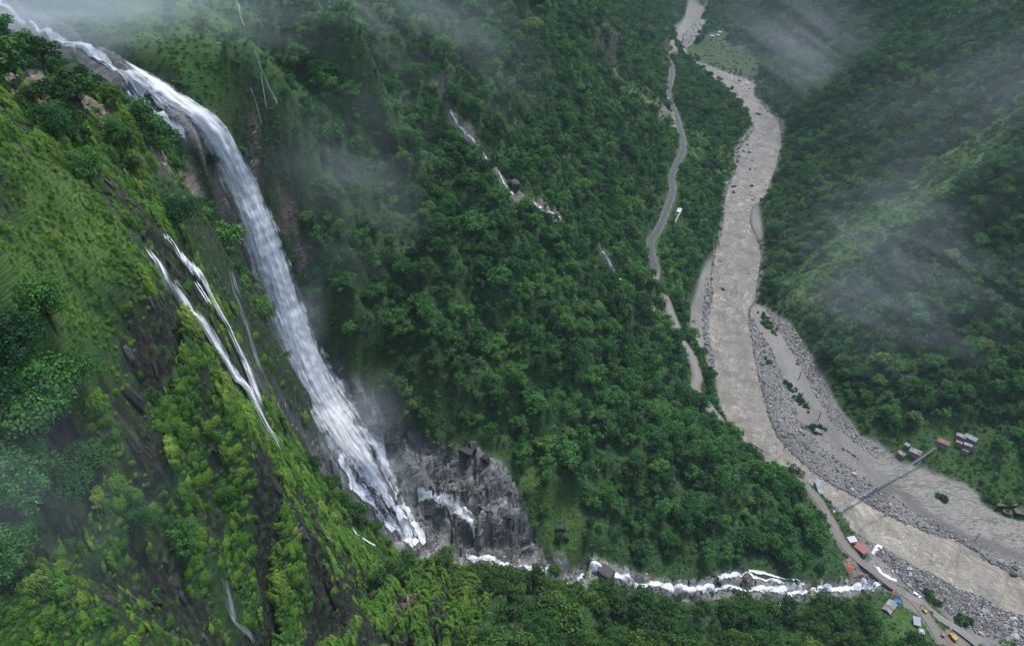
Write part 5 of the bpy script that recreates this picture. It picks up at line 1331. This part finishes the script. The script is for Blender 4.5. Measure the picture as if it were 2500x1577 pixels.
for i, (u0, v0, u1, v1, lab) in enumerate([(1671,86,1679,87,'leftmost tiny white house in the far riverside field'), (1691,77,1697,79,'uppermost tiny white house in the far riverside field'), (1686,84,1692,85,'middle tiny white house in the far riverside field')]):
    shed('far_house', u0, v0, u1, v1, 6.0, 2.6, [M_WHITE], lab, 'gable', M_WHITE, 'house')
# roofless white house by the asphalt road
pa, pb = Vector(cast(1583,518)), Vector(cast(1598,497))
d_ = pb - pa; Lh = math.hypot(d_.x, d_.y); rzh = math.atan2(d_.y, d_.x)
rh = empty('roofless_house', (0.5 * (pa.x + pb.x), 0.5 * (pa.y + pb.y), float(H(0.5 * (pa.x + pb.x), 0.5 * (pa.y + pb.y))) + 0.2), rzh); tag(rh, 'roofless white walled house below the asphalt road', 'house')
Wd = 4.6
for y in (-Wd / 2, Wd / 2): part('wall', bx([], (0, y, 0.6), (Lh, 0.7, 3.4)), M_WHITE, rh)
for x in (-Lh / 2, 0.0, Lh * 0.2, Lh / 2): part('cross_wall', bx([], (x, 0, 0.58), (0.7, Wd - 0.72, 3.3)), M_WHITE, rh)
part('floor', bx([], (0, 0, -0.9), (Lh - 0.2, Wd - 0.2, 1.0)), M_WALL, rh)
part('roof_slab', bx([], (Lh * 0.35, 0, 2.4), (Lh * 0.3, Wd, 0.2)), M_WHITE, rh); part('red_bricks', bx([], (-Lh * 0.3, 0.4, 0.0), (1.6, 1.4, 1.2)), M_RUST, rh)

# ------------------------------------------------------------------ suspension footbridge
M_STEEL = plain('galvanised_steel', (0.22, 0.24, 0.26), 0.5, 0.15, 1.0, 0.5)
M_CABLE = plain('cable', (0.16, 0.17, 0.18), 0.6, 0.1, 1.0)
bl = Vector(Pz(1966, 1197, float(zriver(310)) + 7.0)); br = Vector(cast(2194, 1058)); br.z += 1.6
gap = br - bl; Lb = math.hypot(gap.x, gap.y); rb = math.atan2(gap.y, gap.x)
fb = empty('suspension_bridge', bl, rb); tag(fb, 'long narrow grey suspension footbridge crossing the river and gravel bar', 'bridge')
def sagz(s, sag, lift=0.0): return gap.z * s - 4 * sag * s * (1 - s) + lift
ns = 60; ss = np.linspace(0, 1, ns + 1)
rows = []
for i in range(ns):
    x = Lb * (ss[i] + ss[i + 1]) / 2; rows = bx(rows, (x, 0, sagz((ss[i] + ss[i + 1]) / 2, 3.2)), (Lb / ns * 0.97, 0.8, 0.1))
part('deck', rows, M_STEEL, fb)
for y in (-0.5, 0.5):
    part('main_cable', [tube_rows([(Lb * s, y, sagz(s, 3.9, 2.6)) for s in ss], [0.07] * (ns + 1), 5)], M_CABLE, fb, True)
    part('deck_cable', [tube_rows([(Lb * s, y * 0.92, sagz(s, 3.2, -0.1)) for s in ss], [0.06] * (ns + 1), 5)], M_CABLE, fb, True)
    part('handrail', [tube_rows([(Lb * s, y * 0.98, sagz(s, 3.2, 1.1)) for s in ss], [0.05] * (ns + 1), 4)], M_CABLE, fb, True)
    part('hangers', [tube_rows([(Lb * s, y * 0.95, sagz(s, 3.2)), (Lb * s, y, max(sagz(s, 3.9, 2.6), sagz(s, 3.2, 0.1)))], [0.035, 0.035], 4) for s in ss[1:-1]], M_CABLE, fb)
for s in (0.0, 1.0):
    tw = part('tower', bx(bx(bx([], (Lb * s, -0.95, sagz(s, 0) + 1.0), (0.3, 0.3, 4.8)), (Lb * s, 0.95, sagz(s, 0) + 1.0), (0.3, 0.3, 4.8)), (Lb * s, 0, sagz(s, 0) + 3.1), (0.25, 1.6, 0.25)), M_STEEL, fb)
    part('anchor_block', bx([], (Lb * s + (2.4 if s else -2.4), 0, sagz(s, 0) - 1.2), (2.6, 2.2, 2.4)), M_CONC, fb)

# ------------------------------------------------------------------ vehicles and machines
M_CARW = plain('white_car_paint', (0.75, 0.76, 0.77), 0.3, 0.03, 1.0, 0.5)
M_CARR = plain('red_car_paint', (0.45, 0.03, 0.04), 0.3, 0.05, 1.0, 0.5)
M_CARD = plain('grey_car_paint', (0.40, 0.42, 0.44), 0.3, 0.05, 1.0, 0.5)
M_TYRE = plain('tyre', (0.02, 0.02, 0.02), 0.9, 0.1, 1.0)
M_YEL = plain('yellow_machine_paint', (0.42, 0.24, 0.04), 0.5, 0.12, 1.0)
M_BLACK = plain('black_steel', (0.03, 0.03, 0.03), 0.6, 0.1, 1.0)
def wheel_rows(c, r, w):
    an = np.linspace(0, 2 * np.pi, 14, endpoint=False); v = []
    for y in (-w / 2, w / 2): v += [(c[0] + r * math.cos(a), c[1] + y, c[2] + r * math.sin(a)) for a in an]
    v += [(c[0], c[1] - w / 2 * 1.02, c[2]), (c[0], c[1] + w / 2 * 1.02, c[2])]
    f = [(i, (i + 1) % 14, 14 + (i + 1) % 14, 14 + i) for i in range(14)]
    f += [(28, (i + 1) % 14, i, i) for i in range(0)]
    f2 = [(28, (2 * i + 1) % 14, (2 * i), (2 * i - 1) % 14) for i in range(7)] + [(29, 14 + (2 * i - 1) % 14, 14 + 2 * i, 14 + (2 * i + 1) % 14) for i in range(7)]
    return (np.array(v), np.array(f + f2))
def car(u0, v0, u1, v1, mat, label, L=4.4, van=False):
    a, b = Vector(cast(u0, v0)), Vector(cast(u1, v1)); d = b - a; rz = math.atan2(d.y, d.x)
    c = 0.5 * (a + b); z = max(float(H(c.x, c.y)), 0) + 0.45
    r0 = empty('parked_car', (c.x, c.y, z), rz); r0.rotation_euler = (0, -math.atan2(d.z, math.hypot(d.x, d.y)) * 0.6, rz); tag(r0, label, 'car')
    W = 1.75; s = L / 4.4; hz = 1.75 if van else 1.5
    prof = [(-2.2, 0.35), (-2.2, 0.95), (-2.05, 1.05), (-1.75, hz), (0.5, hz), (1.15, 1.02), (2.05, 0.88), (2.2, 0.7), (2.2, 0.35)]
    n = len(prof); v = np.array([(x * s, y * (0.86 if zz > 1.2 else 1.0), zz) for y in (-W / 2, W / 2) for x, zz in prof])
    f = [(i, i + 1, n + i + 1, n + i) for i in range(n - 1)] + [(n - 1, 0, n, 2 * n - 1)]
    f += [(0, 8, 7, 1), (1, 7, 6, 2), (2, 6, 5, 2), (2, 5, 4, 3)] + [(n, n + 1, n + 7, n + 8), (n + 1, n + 2, n + 6, n + 7), (n + 2, n + 5, n + 6, n + 2), (n + 2, n + 3, n + 4, n + 5)]
    bm = bmesh.new(); vs = [bm.verts.new(q) for q in v]
    for q in f:
        qs = list(dict.fromkeys(q))
        try: bm.faces.new([vs[i] for i in qs])
        except ValueError: pass
    bmesh.ops.recalc_face_normals(bm, faces=bm.faces[:]); me = bpy.data.meshes.new('body'); bm.to_mesh(me); bm.free()
    link('body', me, r0, mat)
    for y in (-1, 1):
        part('side_window', bx([], (-0.55 * s, y * W * 0.455, 1.27), (2.0 * s, 0.1, 0.36)), M_GLASS, r0)
        for x in (-1.35, 1.35):
            w_ = part('wheel', [wheel_rows((x * s, y * (W / 2 - 0.05), 0.34), 0.34, 0.22)], M_TYRE, r0); part('rim', [wheel_rows((x * s, y * (W / 2 + 0.03), 0.34), 0.18, 0.1)], M_CARD, w_)
        part('headlight', bx([], (2.19 * s, y * 0.6, 0.72), (0.06, 0.34, 0.16)), M_WHITE, r0)
    v = np.array([(0.54 * s, -W * 0.4, hz - 0.03), (0.54 * s, W * 0.4, hz - 0.03), (1.12 * s, W * 0.44, 1.06), (1.12 * s, -W * 0.44, 1.06)]) + np.array([0.03, 0, 0.03])
    link('windscreen', mesh_np('windscreen', v, np.array([(0, 3, 2, 1)])), r0, M_GLASS)
    return r0
car(2148,1396,2161,1404, M_CARW, 'white car parked where the dirt road forks', 4.6, True)
car(1571,236,1571.5,229, M_CARW, 'white car on the asphalt road above the rockfall', 5.5, True)
car(1585,259,1583,253, M_CARR, 'red car stopped before the rockfall on the asphalt road', 5.5, True)
def excavator(u, v, rz, label, s=1.0, boom=True):
    p = cast(u, v); r0 = empty('excavator', (p[0], p[1], p[2] + 0.2), rz); r0.scale = (s, s, s); tag(r0, label, 'excavator')
    for y in (-1.1, 1.1): part('track', bx(bx([], (0, y, 0.45), (3.6, 0.6, 0.7)), (0, y, 0.45), (4.2, 0.58, 0.4)), M_BLACK, r0)
    part('chassis', bx([], (0, 0, 0.7), (2.2, 1.6, 0.5)), M_BLACK, r0)
    part('engine_house', bx(bx([], (-0.9, 0, 1.75), (2.8, 2.5, 1.4)), (-1.9, 0, 1.6), (1.0, 2.4, 1.0)), M_YEL, r0)
    cb = part('cab', bx([], (1.0, 0.7, 1.95), (1.4, 1.1, 1.9)), M_YEL, r0)
    part('cab_window', bx(bx([], (1.72, 0.7, 2.3), (0.08, 0.9, 0.9)), (1.0, 1.28, 2.3), (1.1, 0.06, 0.8)), M_GLASS, cb)
    if boom:
        part('boom', [tube_rows([(1.0, -0.3, 1.6), (2.6, -0.3, 4.2), (4.6, -0.3, 4.6)], [0.36, 0.34, 0.25], 4)], M_YEL, r0)
        part('stick', [tube_rows([(4.4, -0.3, 4.8), (5.6, -0.3, 2.2)], [0.26, 0.2], 4)], M_YEL, r0)
        part('bucket', bx(bx([], (5.5, -0.3, 1.5), (0.9, 1.1, 0.2)), (5.9, -0.3, 1.85), (0.2, 1.1, 0.8)), M_BLACK, r0)
    return r0
excavator(2238, 1499, 1.9, 'yellow excavator with dark boom on the bare yard by the river', 1.1)
excavator(2173, 1437, 1.9, 'small yellow digger at the edge of the dirt road', 0.62)
# odds and ends of the work site
def drape_sheet(name, u, v, size, mat, label, cat='tarp', asp=1.6):
    p = cast(u, v); n = 12; x, y = np.meshgrid(np.linspace(-1, 1, n), np.linspace(-1, 1, n)); X_ = p[0] + x * size * asp * 0.5 + 0.4 * size * y; Y_ = p[1] + y * size * 0.5 - 0.2 * size * x
    X_ = X_ + 0.12 * size * fbm2(x * 1.3 + u, y * 1.3, 2); Z_ = H(X_, Y_) + 0.5 + 0.8 * np.exp(-(x ** 2 + y ** 2) * 1.6) + 0.35 * fbm2(x * 2 + u, y * 2 + v, 2)
    ix = np.arange(n * n).reshape(n, n); f = np.stack([ix[:-1, :-1], ix[:-1, 1:], ix[1:, 1:], ix[1:, :-1]], -1).reshape(-1, 4)
    me = mesh_np(name, np.stack([X_ - p[0], Y_ - p[1], Z_ - p[2]], -1).reshape(-1, 3), f, True); o = link(name, me, None, mat); o.location = p; return tag(o, label, cat)
drape_sheet('orange_tarp', 1998, 1335, 2.4, plain('orange_sheet', (0.60, 0.09, 0.03), 0.6, 0.1), 'bright orange tarp crumpled on the brown yard by the creek', 'tarp', 1.0)
drape_sheet('blue_tarp', 2111, 1413, 2.6, plain('blue_sheet', (0.03, 0.12, 0.60), 0.5, 0.1), 'bright blue tarp beside the log pile at the road fork', 'tarp', 1.5)
drape_sheet('blue_tarp', 2187, 1036, 1.6, plain('dark_blue_sheet', (0.03, 0.07, 0.32), 0.5, 0.1), 'small dark blue tarp near the bridge end house', 'tarp', 1.3)
p = cast(2106, 1398); lp = empty('log_pile', p, 0.6); tag(lp, 'scattered pile of brown logs beside the dirt road fork', 'logs')
M_LOG = plain('cut_log', (0.20, 0.13, 0.085), 0.9, 0.3, 2.0)
for i in range(9):
    a = rngR.uniform(-0.5, 0.5); c = Vector((rngR.uniform(-2.5, 2.5), rngR.uniform(-2.5, 2.5), 0.4 + 0.3 * (i % 3))); e = Vector((math.cos(a), math.sin(a), 0.05)) * rngR.uniform(1.5, 2.8)
    part('log', [tube_rows([c - e, c + e], [0.28, 0.24], 7)], M_LOG, lp)
p = cast(2217, 1493); rc = empty('red_cart', p, 0.8); tag(rc, 'rusty red tipping cart left of the yellow excavator', 'cart')
part('bed', bx(bx(bx(bx([], (0, 0, 1.1), (3.0, 1.8, 0.15)), (0, -0.88, 1.5), (3.0, 0.1, 0.66)), (0, 0.88, 1.5), (3.0, 0.1, 0.66)), (-1.47, 0, 1.5), (0.1, 1.66, 0.66)), M_RUST, rc)
for x in (-0.8, 0.8):
    for y in (-0.95, 0.95): part('wheel', [wheel_rows((x, y, 0.45), 0.45, 0.25)], M_TYRE, rc)
part('drawbar', bx([], (2.2, 0, 0.8), (1.6, 0.15, 0.15)), M_BLACK, rc)

# ------------------------------------------------------------------ paddies, dead trees, scrub on the bars
def paddy_mat(name, c):
    t = NT(name); n = t.noise(t.pos(), 0.25, 4).outputs[0]
    return t.done(t.bsdf(t.mix(t.mapr(n, 0.35, 0.65), c, tuple(x * 0.7 for x in c)), 0.2, None, 0.5))
for i, (poly, c, lab) in enumerate([([(2338,1196),(2352,1182),(2380,1180),(2401,1176),(2388,1189),(2366,1194)], (0.10, 0.085, 0.045), 'brown flooded paddy beside the edge of the silty bar'),
        ([(2357,1201),(2372,1198),(2379,1206),(2376,1214),(2360,1208)], (0.17, 0.12, 0.045), 'small tan flooded paddy below the brown one'), ([(2382,1200),(2400,1190),(2412,1194),(2412,1216),(2384,1213)], (0.10, 0.10, 0.07), 'grey green paddy at the picture edge')]):
    w_ = [cast(u, v) for u, v in poly]; z = max(q[2] for q in w_) + 0.25; cx = sum(q[0] for q in w_) / len(w_); cy = sum(q[1] for q in w_) / len(w_)
    r0 = empty('paddy_pond', (cx, cy, z)); tag(r0, lab, 'paddy', None, 'structure')
    bm = bmesh.new(); vs = [bm.verts.new((q[0] - cx, q[1] - cy, 0)) for q in w_]; bm.faces.new(vs); bmesh.ops.recalc_face_normals(bm, faces=bm.faces[:])
    me = bpy.data.meshes.new('water'); bm.to_mesh(me); bm.free()
    if me.polygons[0].normal.z < 0: me.flip_normals()
    link('water', me, r0, paddy_mat('paddy_water', c))
    ring = [(q[0] - cx, q[1] - cy, 0.0) for q in w_]; ring.append(ring[0])
    part('bund', [tube_rows(ring, [0.7] * len(ring), 6)], plain('bund_earth', (0.10, 0.11, 0.05), 0.9, 0.3), r0, True)
def dead_tree(u, v, h, label, branches=7, seed=0):
    p = cast(u, v); rg = np.random.default_rng(seed); r0 = empty('dead_tree', p); tag(r0, label, 'tree')
    part('trunk', [tube_rows([(0, 0, -0.5), (0.1 * h * 0.3, 0, h * 0.5), (0.05 * h, 0.06 * h, h)], [0.04 * h, 0.03 * h, 0.012 * h], 6)], M_DEAD, r0, True)
    rows = []
    for k in range(branches):
        z = h * rg.uniform(0.35, 0.95); a = rg.uniform(0, 6.28); l = h * rg.uniform(0.2, 0.45)
        rows.append(tube_rows([(0.02 * h, 0, z), (math.cos(a) * l * 0.6, math.sin(a) * l * 0.6, z + l * 0.3), (math.cos(a) * l, math.sin(a) * l, z + l * 0.75)], [0.018 * h, 0.012 * h, 0.004 * h], 4))
    if rows: part('branch', rows, M_DEAD, r0, True)
dead_tree(1924, 986, 9, 'bare branching dead tree standing on the gravel bar', 9, 1)
dead_tree(1879, 888, 11, 'tall bare pole like trunk on the upper gravel bar', 3, 2)
dead_tree(2294, 1268, 7, 'short dead tree by the stony edge of the lower bar', 8, 3)
rngS = np.random.default_rng(71)
for poly, cnt, lab, grp in [([(1775,730),(1795,728),(1830,775),(1826,790),(1800,778)], 26, 'green shrub in the scrub patch on the upper gravel bar', 'upper bar scrub'),
        ([(1843,892),(1868,905),(1890,940),(1909,972),(1895,968),(1862,930)], 30, 'dark shrub in the strip of scrub along the middle gravel bar', 'middle bar scrub'),
        ([(1798,838),(1810,836),(1812,856),(1802,858)], 6, 'dark shrub of the small clump near the river on the upper bar', 'small bar clump'),
        ([(1895,1002),(1940,992),(1942,1018),(1912,1024)], 14, 'shrub around the lone hut on the gravel bar', 'hut scrub'),
        ([(2196,1156),(2212,1158),(2228,1172),(2222,1182),(2205,1172)], 10, 'shrub of the green islet on the silty bar', 'silt islet scrub'),
        ([(2168,1388),(2185,1388),(2212,1420),(2200,1424),(2178,1405)], 16, 'green shrub between dirt road and stony bank', 'bank scrub'),
        ([(2245,1450),(2262,1442),(2282,1462),(2268,1475),(2248,1470)], 12, 'dense shrub of the round thicket on the stony bank', 'thicket'),
        ([(1975,1048),(2010,1065),(2030,1085),(2015,1085),(1985,1062)], 8, 'low weed clump amid the gravel of the middle bar', 'weed clumps')]:
    for (x, y) in in_area([area(poly)], [cnt], rngS):
        o = bpy.data.objects.new('shrub', bush_protos[int(rngS.integers(0, 3))]); COL.objects.link(o); o.location = (x, y, float(H(x, y)) - 0.2); s_ = rngS.uniform(0.8, 1.9) if 'low' not in lab else rngS.uniform(0.4, 0.8); o.scale = (s_, s_, s_ * rngS.uniform(0.8, 1.3)); o.rotation_euler = (0, 0, rngS.uniform(0, 6.28))
        tag(o, lab, 'shrub', grp)
# ------------------------------------------------------------------ air: even haze and drifting mist
def closed_box(name, lo, hi):
    rows = bx([], tuple((a + b) / 2 for a, b in zip(lo, hi)), tuple(b - a for a, b in zip(lo, hi)))
    return join_rows(name, rows)
def volume_mat(name, dens, col=(0.88, 0.96, 1.0), aniso=0.0):
    m = bpy.data.materials.new(name); m.use_nodes = True; t = m.node_tree; t.nodes.clear()
    out = t.nodes.new('ShaderNodeOutputMaterial'); pv = t.nodes.new('ShaderNodeVolumePrincipled')
    pv.inputs['Color'].default_value = (*col, 1); pv.inputs['Density'].default_value = dens; pv.inputs['Anisotropy'].default_value = aniso
    t.links.new(pv.outputs[0], out.inputs['Volume'])
    return m, t, pv
hz, _, _ = volume_mat('haze', 0.000045, (0.70, 0.86, 0.94))
ztop = max(float(Z.max()) + 15, CAM_Z + 5)
tag(link('haze', closed_box('haze', (-3400, -60, -12), (3400, 3700, ztop)), None, hz), 'thin even blue haze filling the valley', None, None, 'stuff')
def mist(label, loc, size, dens, rz=0.0, tilt=0.0, scale=2.2, lo=0.46, hi=0.78, seed=0.0, sub=3):
    v, f = ICO3
    me = mesh_np('mist', v, f, True)
    m, t, pv = volume_mat('mist', 0.0)
    m.cycles.volume_step_rate = 1.0
    N = t.nodes; L = t.links
    tc = N.new('ShaderNodeTexCoord'); mp = N.new('ShaderNodeMapping'); mp.inputs['Location'].default_value = (seed, seed * 0.7, -seed); mp.inputs['Rotation'].default_value = (0.3, 0.9, 0.2); mp.inputs['Scale'].default_value = (0.7, 1.0, 2.1)
    L.new(tc.outputs['Object'], mp.inputs[0])
    nz = N.new('ShaderNodeTexNoise'); nz.inputs['Scale'].default_value = scale; nz.inputs['Detail'].default_value = 4.0; nz.inputs['Roughness'].default_value = 0.55; nz.inputs['Distortion'].default_value = 0.9
    L.new(mp.outputs[0], nz.inputs['Vector'])
    ln = N.new('ShaderNodeVectorMath'); ln.operation = 'LENGTH'; L.new(tc.outputs['Object'], ln.inputs[0])
    fall_ = N.new('ShaderNodeMapRange'); fall_.interpolation_type = 'SMOOTHSTEP'; fall_.inputs[1].default_value = 0.0; fall_.inputs[2].default_value = 0.95; fall_.inputs[3].default_value = 1.0; fall_.inputs[4].default_value = 0.0
    L.new(ln.outputs['Value'], fall_.inputs[0])
    nm = N.new('ShaderNodeMapRange'); nm.inputs[1].default_value = lo; nm.inputs[2].default_value = hi; L.new(nz.outputs[0], nm.inputs[0])
    ml = N.new('ShaderNodeMath'); ml.operation = 'MULTIPLY'; L.new(nm.outputs[0], ml.inputs[0]); L.new(fall_.outputs[0], ml.inputs[1])
    m2 = N.new('ShaderNodeMath'); m2.operation = 'MULTIPLY'; m2.inputs[1].default_value = dens; L.new(ml.outputs[0], m2.inputs[0]); L.new(m2.outputs[0], pv.inputs['Density'])
    o = link('mist', me, None, m); o.location = loc; o.scale = size; o.rotation_euler = (0, tilt, rz)
    return tag(o, label, None, None, 'stuff')
mist('white mist hanging over the head of the upper rapids', Pt(30,-40,290), (100, 66, 44), 0.045, 0.2, 0, 1.6, 0.36, 0.66, 1.0)
mist('thin mist drifting across the slope above the falls', Pt(380,-30,325), (150, 60, 40), 0.008, 0, 0.1, 1.8, 0.40, 0.70, 2.0)
mist('pale mist wisps across the upper forested slope', Pt(960,90,500), (160, 90, 110), 0.006, 0.3, 0.6, 2.2, 0.42, 0.70, 3.0)
mist('soft blue mist in front of the forest right of the falls', Pt(830,430,340), (60, 40, 76), 0.0065, 0, 0.25, 2.0, 0.42, 0.70, 4.0)
mist('mist wisp above the river bend upstream', Pt(1900,130,1100), (260, 140, 130), 0.0036, 0.2, 0.5, 2.0, 0.40, 0.70, 5.0)
mist('bank of mist drifting over the forest across the river', Pt(2130,640,500), (170, 90, 100), 0.0042, 0.3, 0.55, 2.3, 0.42, 0.70, 6.3)
mist('thin mist over the high forest across the river', Pt(2310,230,600), (200, 110, 120), 0.003, 0.2, -0.5, 2.4, 0.43, 0.70, 7.0)
mist('faint mist in front of the near bushes', Pt(130,1180,84), (24, 16, 26), 0.009, 0, 0.3, 2.0, 0.42, 0.74, 8.0)
mist('spray cloud billowing from the foot of the main waterfall', Pt(835,1000,370), (34, 24, 48), 0.024, 0.4, 0.7, 1.6, 0.34, 0.70, 9.0)
mist('spray drifting over the rock face by the lower falls', Pt(930,1120,370), (28, 18, 26), 0.022, 0.4, 0.6, 2.0, 0.38, 0.70, 10.0)
mist('spray veil along the edge of the main waterfall', Pt(705,770,360), (20, 14, 50), 0.030, 0.4, 0.35, 2.0, 0.36, 0.70, 11.0)
